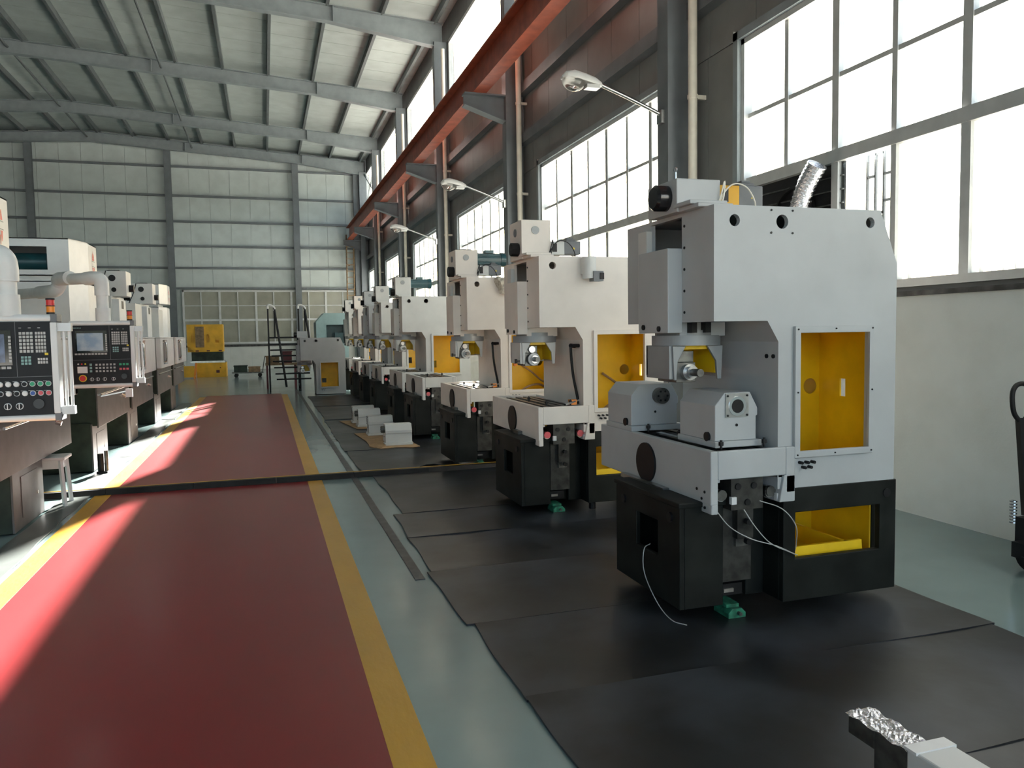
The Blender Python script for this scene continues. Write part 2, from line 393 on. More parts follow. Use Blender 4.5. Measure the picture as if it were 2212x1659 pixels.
for x in px:
    z = roof_z(x)
    MB().box(x-.045, x+.045, YB, YF, z-.22, z-.001).build('purlin', 'purlin_steel', ceiling)
for y in COLY+[YF-.5]:
    rf = struct(thing('roof_frame', None, None, (RIDGE, y, 9.6)))
    b = MB()
    prof = []
    for s_ in (1, -1):
        e = XW-.15 if s_ > 0 else XL+.15
        k1 = e-3.2*s_
        top = [(e, roof_z(e)-.20), (RIDGE, roof_z(RIDGE)-.20)]
        bot = [(RIDGE, roof_z(RIDGE)-.62), (k1, roof_z(k1)-.62), (e, roof_z(e)-.86)]
        poly = top+bot
        b.plate(poly, [], 'y', y-.012, y+.012)
        for (p, q) in zip(bot[:-1], bot[1:]):
            b.add([(p[0],y-.12,p[1]-.02),(q[0],y-.12,q[1]-.02),(q[0],y+.12,q[1]-.02),(p[0],y+.12,p[1]-.02),(p[0],y-.12,p[1]),(q[0],y-.12,q[1]),(q[0],y+.12,q[1]),(p[0],y+.12,p[1])],
                  [(0,1,2,3),(4,5,6,7),(0,1,5,4),(1,2,6,5),(2,3,7,6),(3,0,4,7)])
        p, q = top
        b.add([(p[0],y-.12,p[1]-.02),(q[0],y-.12,q[1]-.02),(q[0],y+.12,q[1]-.02),(p[0],y+.12,p[1]-.02),(p[0],y-.12,p[1]),(q[0],y-.12,q[1]),(q[0],y+.12,q[1]),(p[0],y+.12,p[1])],
              [(0,1,2,3),(4,5,6,7),(0,1,5,4),(1,2,6,5),(2,3,7,6),(3,0,4,7)])
    b.build('rafter', 'frame_light', rf)
    if y > 5:
        for x in (XW-3.2, XW-8.6):                              # stiffener plates at the splices
            MB().box(x-.012, x+.012, y-.12, y+.12, roof_z(x)-.64, roof_z(x)-.2).build('splice_plate', 'frame_light', rf)
# longitudinal struts between frames
for x in (RIDGE-.1, -3.0):
    st_ = struct(MB().cyl((x, 8, roof_z(x)-.42), (x, YF-.5, roof_z(x)-.42), .04, 8).build('trim_1' if x < -5 else 'trim_2' if x < 0 else 'trim_3', 'purlin_steel'))
# columns of the right wall
for i, y in enumerate(COLY+[YF-.5]):
    if y < 3: continue
    c = struct(thing('steel_column', None, None, (5.1, y, 0)))
    b = MB().box(4.88, 4.905, y-.135, y+.135, 0, 9.9).box(5.22, 5.245, y-.135, y+.135, 0, 9.9).box(4.9, 5.23, y-.01, y+.01, 0, 9.9).box(4.905, 5.22, y-.135, y-.125, 0, 9.9)
    b.build('shaft', 'frame_steel', c)
    b = MB().box(4.02, 4.90, y-.13, y+.13, 6.44, 6.47).plate([(4.02,6.44),(4.9,6.44),(4.9,5.95),(4.02,6.24)], [], 'y', y-.01, y+.01)
    b.add([(4.02,y-.13,6.22),(4.9,y-.13,5.93),(4.9,y+.13,5.93),(4.02,y+.13,6.22),(4.02,y-.13,6.24),(4.9,y-.13,5.95),(4.9,y+.13,5.95),(4.02,y+.13,6.24)], [(0,1,2,3),(4,5,6,7),(0,1,5,4),(1,2,6,5),(2,3,7,6),(3,0,4,7)])
    b.build('bracket', 'frame_steel', c)
# diagonal brace in the last clerestory bay
struct(MB().bar((5.15, COLY[-1]+.3, 7.9), (5.15, YF-.6, 9.8), .07).bar((5.15, COLY[-1]+.3, 9.8), (5.15, YF-.6, 7.9), .07).build('trim_4', 'frame_light'))
# crane runway beam
cb = thing('crane_runway_beam', 'rust red crane runway beam running the length of the right wall', 'crane beam', (4.33, 14, 6.47))
MB().box(4.19, 4.47, YB+.5, YF-.6, 6.47, 6.50).build('bottom_flange', 'crane_red', cb)
MB().box(4.315, 4.345, YB+.5, YF-.6, 6.50, 7.06).build('web', 'crane_red', cb)
MB().box(4.16, 4.50, YB+.5, YF-.6, 7.06, 7.09).build('top_flange', 'crane_red', cb)
MB().box(4.29, 4.37, YB+.5, YF-.6, 7.09, 7.20).build('rail', 'crane_red', cb)
for k in range(60):
    y = 8+k*.55
    if y < YF-1: MB().box(4.24, 4.42, y, y+.07, 7.09, 7.125).build('rail_clip', 'crane_red', cb)
# outside: paved yard round the hall
struct(MB().box(-120, 140, -80, 160, -.9, -.30).build('ground', 'concrete_out'))

# ================================================================ gear cutting machines (right row)
GROUP_M = 'gear cutting machines lined up along the right wall'
PROF = [(2.26,2.255),(2.26,1.644),(2.59,1.644),(2.66,1.53),(2.66,.72),(3.45,.72),(3.45,1.96),(3.33,2.255)]
def hexa(b, quad0, quad1):                                      # loft between two quads
    b.add(list(quad0)+list(quad1), [(0,3,2,1),(4,5,6,7),(0,1,5,4),(1,2,6,5),(2,3,7,6),(3,0,4,7)])
def stock(off, root, name, y0, y1, xa, xb, mat='paint', bore=True, M=None, zb=.955):
    """head- or tailstock: foot, bevelled body, bore plate or disc, clamp bolts"""
    def fin(b, n, mt, par, **k): return (b.xf(M) if M else b).build(n, mt, par, **k)
    w = xb-xa; xc = (xa+xb)/2
    b = MB(off).box(xa-.01, xb+.015, y0-.02, y1+.01, zb, zb+.035)
    b.plate([(xa,zb+.035),(xb-.01,zb+.035),(xb-.01,zb+.165),(xb,zb+.17),(xb,zb+.21),(xb-.05,zb+.30),(xa+.06,zb+.30),(xa,zb+.23)], [], 'y', y0, y1)
    p = fin(b, name, mat, root, bevel=.004) if root else None
    if root is None:
        p = fin(b, name, mat, None, bevel=.004)
    z = zb+.225
    if bore:
        fin(MB(off).box(xc-.072, xc+.072, y0-.008, y0, zb+.165, zb+.295), 'bore_plate', 'steel', p)
        fin(MB(off).ring((xc, y0-.012, z), (xc, y0-.004, z), .038, .054, 24), 'bore_ring', 'chrome', p, smooth=True)
        fin(MB(off).cyl((xc, y0-.010, z), (xc, y0-.002, z), .038, 20), 'bore', 'black', p)
        for sx in (-1, 1):
            for sz in (-1, 1): fin(MB(off).cyl((xc+sx*.061, y0-.013, z+sz*.054+.003), (xc+sx*.061, y0-.006, z+sz*.054+.003), .006, 8), 'screw', 'black', p)
    else:
        fin(MB(off).cyl((xc+.03, y0-.05, z), (xc+.03, y0, z), .052, 24), 'face_disc', 'dark_steel', p, smooth=True)
        for k in range(6):
            a = k*math.pi/3
            fin(MB(off).cyl((xc+.03+.033*math.cos(a), y0-.054, z+.033*math.sin(a)), (xc+.03+.033*math.cos(a), y0-.048, z+.033*math.sin(a)), .007, 8), 'screw', 'black', p)
    fin(MB(off).cyl((xc, y0-.004, zb+.12), (xc, y0+.004, zb+.12), .008, 8), 'screw', 'black', p)
    fin(MB(off).cyl((xa-.014, y0+.07, zb+.055), (xa+.01, y0+.07, zb+.055), .026, 12), 'lock_knob', 'black', p)
    return p
def bolts(off, root, pts, z=.955):
    for (x, y) in pts:
        MB(off).cyl((x,y,z), (x,y,z+.05), .007, 8).cyl((x,y,z+.02), (x,y,z+.04), .014, 6).build('clamp_bolt', 'black', root)
def machine(label, dy, dx=0., dz=0., column=True, base=True, gb='tall', servo=None, teal=False, lube=None, stocks=False, hose=False, holes=2, near=False, cables=False, name='gear_cutting_machine', bed=True, cap=True, front='paint'):
    off = (dx, dy, dz); root = thing(name, label, 'machine', (2.85+dx, 4.15+dy, 0), GROUP_M)
    B = lambda: MB(off)
    if base:
        rb = B()
        rb.plate(rect(2.70,3.47,.08,.72), [rect(2.78,3.355,.32,.58)], 'y', 3.62, 3.66)
        rb.plate(rect(2.70,3.47,.08,.72), [rect(3.0,3.42,.34,.62)], 'y', 4.56, 4.60)
        rb.box(2.70,2.73,3.66,4.56,.08,.72).plate(rect(3.66,4.56,.08,.72), [rect(3.68,3.78,.2,.64)], 'x', 3.44, 3.47).box(2.73,3.44,3.66,4.56,.08,.11).box(2.73,3.44,3.66,4.56,.69,.72)  # hidden side opening, added to bring light into the base interior
        rb.box(2.36,2.70,3.86,4.46,.08,.66).box(2.58,2.70,3.80,4.5,.08,.68)
        bs = rb.build('base', 'dark_base', root, bevel=.005)
        lb = B().plate(rect(3.70,4.50,.08,.66), [rect(3.95,4.22,.32,.52)], 'x', 2.10, 2.13)
        lb.box(2.13,2.37,3.70,3.73,.08,.66).box(2.13,2.37,4.47,4.50,.08,.66).box(2.34,2.37,3.73,4.47,.08,.66).box(2.13,2.34,3.73,4.47,.08,.11).box(2.13,2.34,3.73,4.47,.63,.66)
        lb.box(2.09,2.39,3.69,4.51,.64,.67)
        lb.build('base_front', 'dark_base', root, bevel=.005)
        for yy, zz in ((4.38,.565),(3.80,.575)): B().cyl((2.088,yy,zz),(2.10,yy,zz),.028,14).build('hole_cover', 'black', root)
        B().cyl((3.40,3.614,.645),(3.40,3.625,.645),.026,14).build('hole_cover', 'black', root)
        ln = B().box(2.735,2.745,3.67,4.55,.115,.685).plate(rect(3.67,4.55,.115,.685), [rect(3.68,3.78,.2,.64)], 'x', 3.425, 3.435).box(2.74,3.43,3.67,4.55,.115,.122).box(2.74,3.43,3.67,4.55,.678,.686)
        ln.plate(rect(2.74,3.43,.12,.68), [rect(3.20,3.27,.38,.55)], 'y', 4.30, 4.31)
        ln.build('base_liner', 'yellow', root)
        tr = B(); hexa(tr, ((2.80,3.70,.27),(3.30,3.70,.27),(3.30,3.72,.36),(2.80,3.72,.36)), ((2.80,3.69,.27),(3.30,3.69,.27),(3.30,3.70,.36),(2.80,3.70,.36)))
        tr.box(2.80,2.82,3.70,4.25,.25,.38).box(3.18,3.20,3.70,4.25,.25,.36).box(2.80,3.20,3.70,4.25,.24,.26).box(2.80,3.2,4.23,4.25,.25,.42)
        tr.build('chip_tray', 'yellow', root)
        if not near:
            for fx in (2.76,3.40):
                for fy in (3.68,4.5): B().cyl((fx,fy,.016),(fx,fy,.08),.03,10).build('leveling_foot', 'black', root)
        # guide post, carriage block, connectors
        B().box(2.38,2.56,3.72,3.86,.20,.64).build('guide_post', 'black_steel', root)
        cb_ = B().box(2.38,2.58,3.64,3.80,.62,.80).box(2.44,2.54,3.67,3.72,.45,.62).build('carriage_block', 'black_steel', root)
        for (x,z) in ((2.42,.75),(2.52,.75),(2.48,.66),(2.49,.55),(2.49,.44)): B().cyl((x,3.63,z),(x,3.66,z),.018,10).build('bolt_head', 'black', cb_)
        B().box(2.45,2.53,3.70,3.73,.40,.48).build('valve_block', 'dark_steel', root)
        B().box(2.36,2.50,3.715,3.75,.125,.19).build('jack_slot', 'black', root)
        B().box(2.38,2.44,3.705,3.72,.145,.165).build('jack_pad', 'steel', root)
        for x in (2.33,2.64):
            c = B().cyl((x,3.66,.70),(x,3.84,.70),.032,12).build('union', 'steel', root, smooth=True)
            B().cyl((x,3.648,.705),(x,3.67,.705),.030,12).build('seal_ring', 'pinkred' if not near else 'dark_steel', c)
            B().box(x+(.045 if x<2.4 else .02),x+(.075 if x<2.4 else .05),3.625,3.65,.655,.695).build('limit_switch', 'white', c)
    if bed:
        bd = B()
        bd.box(2.23,2.275,3.60,5.02,.665,.955).box(2.70,2.76,3.60,5.02,.70,.955).box(2.275,2.70,3.62,5.0,.80,.915).box(2.275,2.70,3.60,3.625,.80,.955).box(2.275,2.70,4.995,5.02,.80,.955)
        bd.box(2.235,2.275,3.60,3.80,.615,.67).box(2.275,2.30,3.62,3.80,.78,.81).box(2.66,2.70,3.62,3.80,.78,.81)
        hexa(bd, ((2.66,3.60,.65),(2.76,3.60,.65),(2.76,3.75,.65),(2.66,3.75,.65)), ((2.69,3.60,.80),(2.76,3.60,.80),(2.76,3.75,.80),(2.69,3.75,.80)))
        bo = bd.build('bed', front, root, bevel=.006)
        for x in (2.31,2.39,2.49,2.57,2.65): B().box(x-.022,x+.022,3.63,4.98,.915,.938).build('bed_way', 'dark_steel', bo)
        B().cyl((2.217,4.33,.79),(2.232,4.33,.79),.122,32).build('round_cover', 'black', root, smooth=True)
        if near:
            for (y,z) in ((3.66,.73),(3.74,.735),(3.66,.645),(3.73,.64),(3.69,.69)): B().cyl((2.226,y,z),(2.232,y,z),.008,8).build('screw', 'black', bo)
            B().box(2.19,2.235,4.05,4.62,.655,.68).build('edge_guard', 'steel', root)
        else: B().box(2.19,2.235,4.05,4.22,.63,.70).build('limit_switch_box', 'dark_steel', root)
    if column:
        fr = B()
        hl = [rect(2.78,3.26,.915,1.585)]+([circ(2.385,2.175,.032,16), circ(2.68,2.175,.038,18), circ(3.26,2.185,.03,16)][:holes])
        if near or holes == 3: hl = [rect(2.78,3.26,.915,1.585), circ(2.385,2.175,.032,16), circ(2.68,2.175,.038,18), circ(3.26,2.185,.03,16)]
        fr.plate(PROF, hl, 'y', 3.62, 3.65)
        fr.plate(PROF, [rect(3.16,3.22,1.10,1.32)], 'y', 4.61, 4.64)
        n = len(PROF)
        for i in range(n):
            (xa,za),(xb,zb) = PROF[i], PROF[(i+1)%n]
            if i == 0:                                          # the head's aisle face, with the slot above the slide
                fr.plate(rect(3.65,4.61,1.644,2.255), [rect(3.95,4.32,2.05,2.235)], 'x', 2.26, 2.29)
            elif i == 5: fr.plate(rect(3.65,4.61,.72,1.96), [rect(3.98,4.05,1.17,1.29), rect(3.66,3.80,.85,1.55)], 'x', 3.435, 3.45)  # narrow slot, plus a hidden opening added to brighten the cabinet inside
            else: fr.quad((xa,3.65,za),(xb,3.65,zb),(xb,4.61,zb),(xa,4.61,za))
        fr.box(2.625,3.43,3.65,4.61,1.61,1.63)
        co = fr.build('column', front, root)
        ln = B().box(2.68,2.69,3.655,4.60,.73,1.60).box(2.69,3.43,3.655,4.60,.73,.74).box(2.69,3.43,3.655,4.60,1.595,1.605)
        ln.plate(rect(3.655,4.60,.73,1.60), [rect(3.99,4.04,1.175,1.285), rect(3.665,3.80,.86,1.54)], 'x', 3.42, 3.432)
        ln.plate(rect(2.69,3.42,.74,1.595), [circ(3.35,1.228,.05,18), rect(2.85,2.97,1.0,1.12)], 'y', 4.23, 4.24)
        ln.build('cabinet_liner', 'yellow', root)
        wf_ = B().plate(rect(2.755,3.28,.888,1.612), [rect(2.79,3.25,.925,1.575)], 'y', 3.598, 3.62).build('window_rim', front, root, bevel=.003)
        if near:
            for (x,z) in ((2.772,1.595),(3.02,1.597),(3.267,1.597),(2.772,1.25),(3.268,1.25),(2.772,.905),(3.02,.905),(3.267,.905)): B().cyl((x,3.594,z),(x,3.599,z),.005,6).build('screw', 'black', wf_)
            for (x,z) in ((2.61,2.235),(2.745,2.235),(2.61,2.115),(2.745,2.115)): B().cyl((x,3.616,z),(x,3.621,z),.006,6).build('screw', 'black', co)
        for x,z in ((2.80,.86),(2.84,.86),(2.88,.86),(2.82,.833),(2.86,.833)): B().cyl((x,3.59,z),(x,3.625,z),.009,8).build('hose_nipple', 'black', co)
        # slide, swivel ring and cutter head
        sl_ = B().box(2.17,2.262,3.95,4.31,1.585,2.06).box(2.262,2.56,3.98,4.28,1.565,1.645).build('slide', front, root, bevel=.004)
        B().box(2.225,2.262,4.31,4.42,1.60,2.20).build('slide_gib', 'paint', sl_)
        for y,z in ((4.05,1.61),(4.24,1.62)): B().cyl((2.160,y,z),(2.171,y,z),.016,10).build('screw', 'black', sl_)
        for k in range(5): B().cyl((2.255,3.92,1.70+k*.12),(2.261,3.92,1.70+k*.12),.008,8).build('screw', 'black', co)
        B().cyl((2.388,4.13,1.512),(2.388,4.13,1.57),.20,40).cyl((2.388,4.13,1.57),(2.388,4.13,1.60),.17,32).build('swivel_ring', 'ring_grey', root, smooth=True)
        th = B().box(2.20,2.225,3.99,4.27,1.32,1.512).box(2.20,2.53,4.25,4.275,1.33,1.512)
        for s_, xa, xt, xb in ((0,2.215,2.30,2.235),(1,2.54,2.44,2.51)):
            th.plate([(xa,1.51),(xt,1.51),(xb+(.012 if s_==0 else -.012),1.42),(xb+(.004 if s_==0 else -.004),1.315),(xa+(.01 if s_==0 else -.01),1.315)], [], 'y', 3.975, 3.995)
        th.box(2.52,2.535,3.99,4.27,1.33,1.512)
        tho = th.build('cutter_head', 'ring_grey' if near else 'paint', root, bevel=.003)
        B().box(2.226,2.235,3.995,4.245,1.33,1.505).box(2.50,2.52,3.995,4.245,1.35,1.505).box(2.235,2.50,4.23,4.248,1.34,1.505).box(2.28,2.45,4.0,4.2,1.49,1.511).build('head_liner', 'yellow', tho)
        sp = B().box(2.25,2.375,4.00,4.22,1.30,1.415).box(2.265,2.375,4.02,4.22,1.415,1.48).build('spindle_block', 'dark_steel', root, bevel=.003)
        B().cyl((2.325,3.97,1.36),(2.325,4.0,1.36),.047,24).cyl((2.325,3.94,1.36),(2.325,3.97,1.36),.036,24).build('spindle_nose', 'steel', sp, smooth=True)
        B().cyl((2.325,3.86,1.36),(2.325,3.94,1.36),.022,16).build('arbor', 'dark_steel', sp, smooth=True)
        if not near:
            B().ring((2.325,3.962,1.36),(2.325,3.975,1.36),.036,.056,24).build('dial_ring', 'white', sp, smooth=True)
            B().cyl((2.32,4.0,1.448),(2.32,4.02,1.448),.03,20).build('index_disc', 'steel', sp, smooth=True)
            B().bar((2.17,4.0,1.345),(2.20,4.0,1.345),.012).box(2.155,2.172,3.985,4.015,1.325,1.365).build('clamp_handle', 'black', tho)
        if near:
            for xx in (2.31,2.40): B().box(xx,xx+.035,3.93,3.98,1.585,1.644).build('stop_block', 'black', root)
            for (y,z) in ((3.66,1.45),(3.72,1.45)): B().cyl((2.652,y,z),(2.661,y,z),.012,10).build('screw', 'black', co)
        # top gearbox
        gz = 2.44 if gb == 'low' else 2.60
        gbo = B().box(2.20,2.475,3.90,4.24,2.255,gz).box(2.19,2.42,3.74,3.92,2.275,2.298).box(2.215,2.43,3.70,3.92,2.254,2.277).build('gearbox', front, root, bevel=.005)
        if gb == 'low':
            B().cyl((2.13,4.02,2.345),(2.205,4.02,2.345),.072,28).cyl((2.115,4.02,2.345),(2.13,4.02,2.345),.058,28,r1=.072).build('round_cap', 'black_gloss', gbo, smooth=True)
            B().cyl((2.21,3.93,gz),(2.21,3.93,gz+.04),.006,6).ring((2.205,3.93,gz+.05),(2.215,3.93,gz+.05),.008,.014,10).build('eye_bolt', 'steel', gbo)
        else:
            B().cyl((2.33,3.893,2.51),(2.33,3.901,2.51),.036,24).build('round_plate', 'ring_grey', gbo, smooth=True)
            if cap: B().cyl((2.13,4.0,2.345),(2.205,4.0,2.345),.06,8).build('hex_cap', 'black', gbo)
            B().cyl((2.192,4.07,2.50),(2.201,4.07,2.50),.036,20).build('round_plate', 'grey_motor', gbo)
            B().cyl((2.34,4.07,gz),(2.34,4.07,gz+.012),.12,20).build('top_cover', 'black', gbo)
        if servo:
            cpl = B().box(2.475,2.62,3.93,4.09,2.30,2.42).build('motor_flange', 'yellow_box' if servo == 'yellow' else 'paint_b', root, bevel=.004)
            B().box(2.505,2.545,3.925,3.935,2.325,2.40).build('flange_window', 'black', cpl)
            mo = B().box(2.62,2.78,3.935,4.085,2.305,2.425).box(2.65,2.74,3.96,4.05,2.425,2.445).box(2.66,2.72,3.97,4.04,2.445,2.46).build('servo_motor', 'grey_motor', root, bevel=.006)
            B().add([(2.70,3.933,2.35),(2.724,3.933,2.35),(2.712,3.933,2.372),(2.70,3.935,2.35),(2.724,3.935,2.35),(2.712,3.935,2.372)], [(0,1,2),(3,5,4),(0,3,4,1),(1,4,5,2),(2,5,3,0)]).build('warning_triangle', 'sigyel', mo)
            B().tube([(2.46,3.90,2.30),(2.50,3.885,2.38),(2.56,3.88,2.42),(2.64,3.885,2.40),(2.70,3.90,2.33),(2.72,3.92,2.26)], .0045, 6).build('cable', 'pvc' if near else 'black', root)
            B().tube([(2.46,3.90,2.30),(2.47,3.88,2.36),(2.49,3.88,2.43),(2.485,3.88,2.35),(2.465,3.89,2.28)], .0045, 6).build('cable', 'pvc' if near else 'black', root)
        if teal:
            tm = B().cyl((2.475,4.06,2.50),(2.62,4.06,2.50),.075,24).cyl((2.62,4.06,2.50),(2.80,4.06,2.50),.078,24).cyl((2.80,4.06,2.50),(2.86,4.06,2.50),.086,24).build('motor', 'teal_motor', root, smooth=True)
            for k in range(10):
                a = math.radians(20+k*16)
                B().bar((2.50,4.06-.077*math.sin(a),2.50+.077*math.cos(a)),(2.79,4.06-.077*math.sin(a),2.50+.077*math.cos(a)),.006).build('fin', 'teal_motor', tm)
            B().box(2.60,2.70,3.99,4.10,2.575,2.61).build('terminal_box', 'teal_motor', tm)
        if lube:
            lm = 'paint_b' if lube == 'bare' else 'plastic_wrap'
            lp = B().cyl((2.70,3.555,2.06),(2.70,3.555,2.245),.06,20).box(2.645,2.665,3.54,3.62,2.10,2.24).build('lubricator', lm, root, smooth=True)
            if lube == 'bare':
                B().box(2.71,2.80,3.48,3.58,2.035,2.12).build('sight_box', 'grey_motor', lp)
                B().box(2.765,2.803,3.474,3.484,2.05,2.105).build('sight_glass', 'black', lp)
            else: B().cyl((2.62,3.56,2.18),(2.66,3.57,2.20),.075,9).build('wrap_knot', lm, lp)
    if column and hose:                                         # loose conduit and fittings left inside the open cabinet
        B().tube([(2.80,3.90,.75),(2.95,3.95,.84),(3.12,4.0,.93),(3.28,4.05,.95),(3.40,4.08,.90)], .014, 8).build('conduit_hose', 'wood', root)
        B().tube([(3.10,4.20,1.20),(3.22,4.12,1.10),(3.32,4.06,1.0),(3.38,4.02,.97)], .012, 8).build('conduit_hose', 'wood', root)
        B().box(2.86,2.95,4.21,4.228,.80,1.02).build('relay_box', 'amber' if lube == 'bare' else 'black', root)
        B().cyl((3.02,4.23,1.20),(3.02,4.19,1.20),.018,10).build('cable_gland', 'amber', root)
    if hose:
        nz = B().cyl((2.655,3.80,1.475),(2.60,3.76,1.48),.02,10).bar((2.60,3.76,1.48),(2.66,3.70,1.48),.012).cyl((2.62,3.74,1.48),(2.72,3.66,1.48),.016,8).build('coolant_nozzle', 'black', root)
        B().tube([(2.60,3.76,1.47),(2.605,3.755,1.35),(2.62,3.75,1.2),(2.65,3.735,1.02),(2.66,3.73,.96)], .013, 8).build('coolant_hose', 'rubber', root)
        B().box(2.57,2.63,3.70,3.76,.955,1.0).build('hose_clip', 'amber', root)
    if stocks:
        stock(off, root, 'headstock', 3.72, 4.10, 2.33, 2.60, front)
        stock(off, root, 'tailstock', 4.56, 4.92, 2.24, 2.58, front, bore=False)
        bolts(off, root, ((2.33,3.66),(2.60,3.66),(2.36,4.16),(2.33,4.50),(2.60,4.48),(2.48,4.3),(2.54,4.25)))
        B().box(2.36,2.40,4.18,4.46,.938,.955).box(2.50,2.60,4.2,4.42,.938,.952).build('clamp_strap', 'chrome', root)
    elif bed:
        bolts(off, root, ((2.35,3.72),(2.57,3.70),(2.35,4.2)) if hose else ((2.35,3.8),(2.6,3.9)))
        if hose: B().bar((2.50,3.66,.965),(2.68,3.74,1.0),.025,.015).build('clamp_strap', 'chrome', root)
    return root
def wedge(x, y, label):
    t = thing('leveling_wedge', label, 'wedge', (x, y, .008), 'green leveling wedges under the machine bases')
    MB().plate([(x-.055,.008),(x+.055,.008),(x+.055,.035),(x+.03,.06),(x-.03,.06),(x-.055,.035)], [], 'y', y-.05, y+.10).build('wedge_body', 'wedge_green', t, bevel=.003)
    hexa(b := MB(), ((x-.05,y-.02,.06),(x+.03,y-.02,.06),(x+.03,y+.12,.06),(x-.05,y+.12,.06)), ((x-.05,y-.02,.078),(x+.03,y-.02,.078),(x+.03,y+.12,.0795),(x-.05,y+.12,.0795)))
    b.build('wedge_top', 'wedge_green', t)
    MB().cyl((x+.008,y-.075,.035),(x+.008,y+.0,.035),.011,10).build('adjusting_screw', 'dark_steel', t)
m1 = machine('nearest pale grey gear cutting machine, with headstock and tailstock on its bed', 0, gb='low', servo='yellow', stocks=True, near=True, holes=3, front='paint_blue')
M1O = (0,0,0)
# loose cables hanging from the nearest machine
for pts in ([(2.30,3.655,.62),(2.35,3.60,.54),(2.47,3.58,.47),(2.62,3.57,.42),(2.80,3.63,.335)],
            [(2.46,3.64,.62),(2.50,3.59,.53),(2.58,3.57,.44),(2.70,3.58,.38),(2.80,3.63,.335)],
            [(2.56,3.64,.66),(2.66,3.58,.62),(2.75,3.58,.52),(2.80,3.64,.40),(2.82,3.68,.335)],
            [(2.105,4.05,.36),(2.05,4.02,.34),(2.03,3.98,.22),(2.04,3.85,.09),(2.07,3.74,.02),(2.12,3.66,.012)]):
    MB().tube(pts, .0028, 6).build('loose_wire', 'key', m1)
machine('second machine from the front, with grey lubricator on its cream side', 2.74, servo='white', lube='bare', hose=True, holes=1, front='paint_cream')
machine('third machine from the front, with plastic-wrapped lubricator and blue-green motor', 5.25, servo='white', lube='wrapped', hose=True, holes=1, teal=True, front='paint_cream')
machine('headless machine bed on a dark base, without any column, behind the third machine', 7.95, column=False)
machine('machine with blue-green motor behind the headless bed, yellow cabinet open', 9.75, teal=True, holes=2)
machine('sixth machine in the right row, left of the blue-green motor behind the headless bed', 12.25, holes=1, teal=True)
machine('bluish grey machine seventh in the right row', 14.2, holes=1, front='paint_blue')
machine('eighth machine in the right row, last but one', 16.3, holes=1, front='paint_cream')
machine('farthest machine in the right row, next to the teal grey enclosure', 18.6, holes=1)
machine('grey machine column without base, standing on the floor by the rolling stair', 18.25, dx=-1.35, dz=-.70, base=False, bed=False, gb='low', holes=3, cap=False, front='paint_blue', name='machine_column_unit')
for k, (dy, l) in enumerate(((0,'green steel wedge under the nearest machine'),(2.74,'green steel wedge under the second machine'),(5.25,'green steel wedge under the third machine'),(7.95,'green steel wedge under the headless bed'))):
    wedge(2.44, 3.72+dy+(.12 if k == 2 else 0), l)

# ================================================================ left row
GROUP_L = 'gear machines with control pendants along the left side'
def logo(par, y0, y1, x, z, s):                                 # red twin-peak emblem over its mirrored twin, with two thin lines
    b = MB(); yc = (y0+y1)/2
    for sg in (1, -1):
        zb = z+sg*.035*s
        for dyy in (-.03, .03):
            b.add([(x, yc+(dyy-.022)*s, zb), (x, yc+(dyy+.022)*s, zb), (x, yc+(dyy+.004)*s, zb+sg*.07*s), (x, yc+(dyy-.006)*s, zb+sg*.07*s)], [(0,1,2,3)])
        b.add([(x, yc-.012*s, zb+sg*.03*s), (x, yc+.012*s, zb+sg*.03*s), (x, yc+.004*s, zb+sg*.095*s), (x, yc-.004*s, zb+sg*.095*s)], [(0,1,2,3)])
    b.build('emblem', 'logo_red', par)
    MB().box(x-.0005, x+.0005, yc-.07*s, yc+.07*s, z+.024*s, z+.028*s).box(x-.0005, x+.0005, yc-.07*s, yc+.07*s, z-.028*s, z-.024*s).build('emblem_rule', 'grey_motor', par)
def text(body, size, loc, mat, par):
    c = bpy.data.curves.new('t', 'FONT'); c.body = body; c.size = size; c.extrude = .0004
    o = bpy.data.objects.new('t', c); COL.objects.link(o); bpy.context.view_layer.update()
    me = bpy.data.meshes.new_from_object(o.evaluated_get(bpy.context.evaluated_depsgraph_get())); bpy.data.objects.remove(o)
    b = MB().add([(loc[0]+v.co.x, loc[1]-v.co.z-.001, loc[2]+v.co.y) for v in me.vertices], [tuple(p.vertices) for p in me.polygons])
    return b.build('lettering', mat, par)
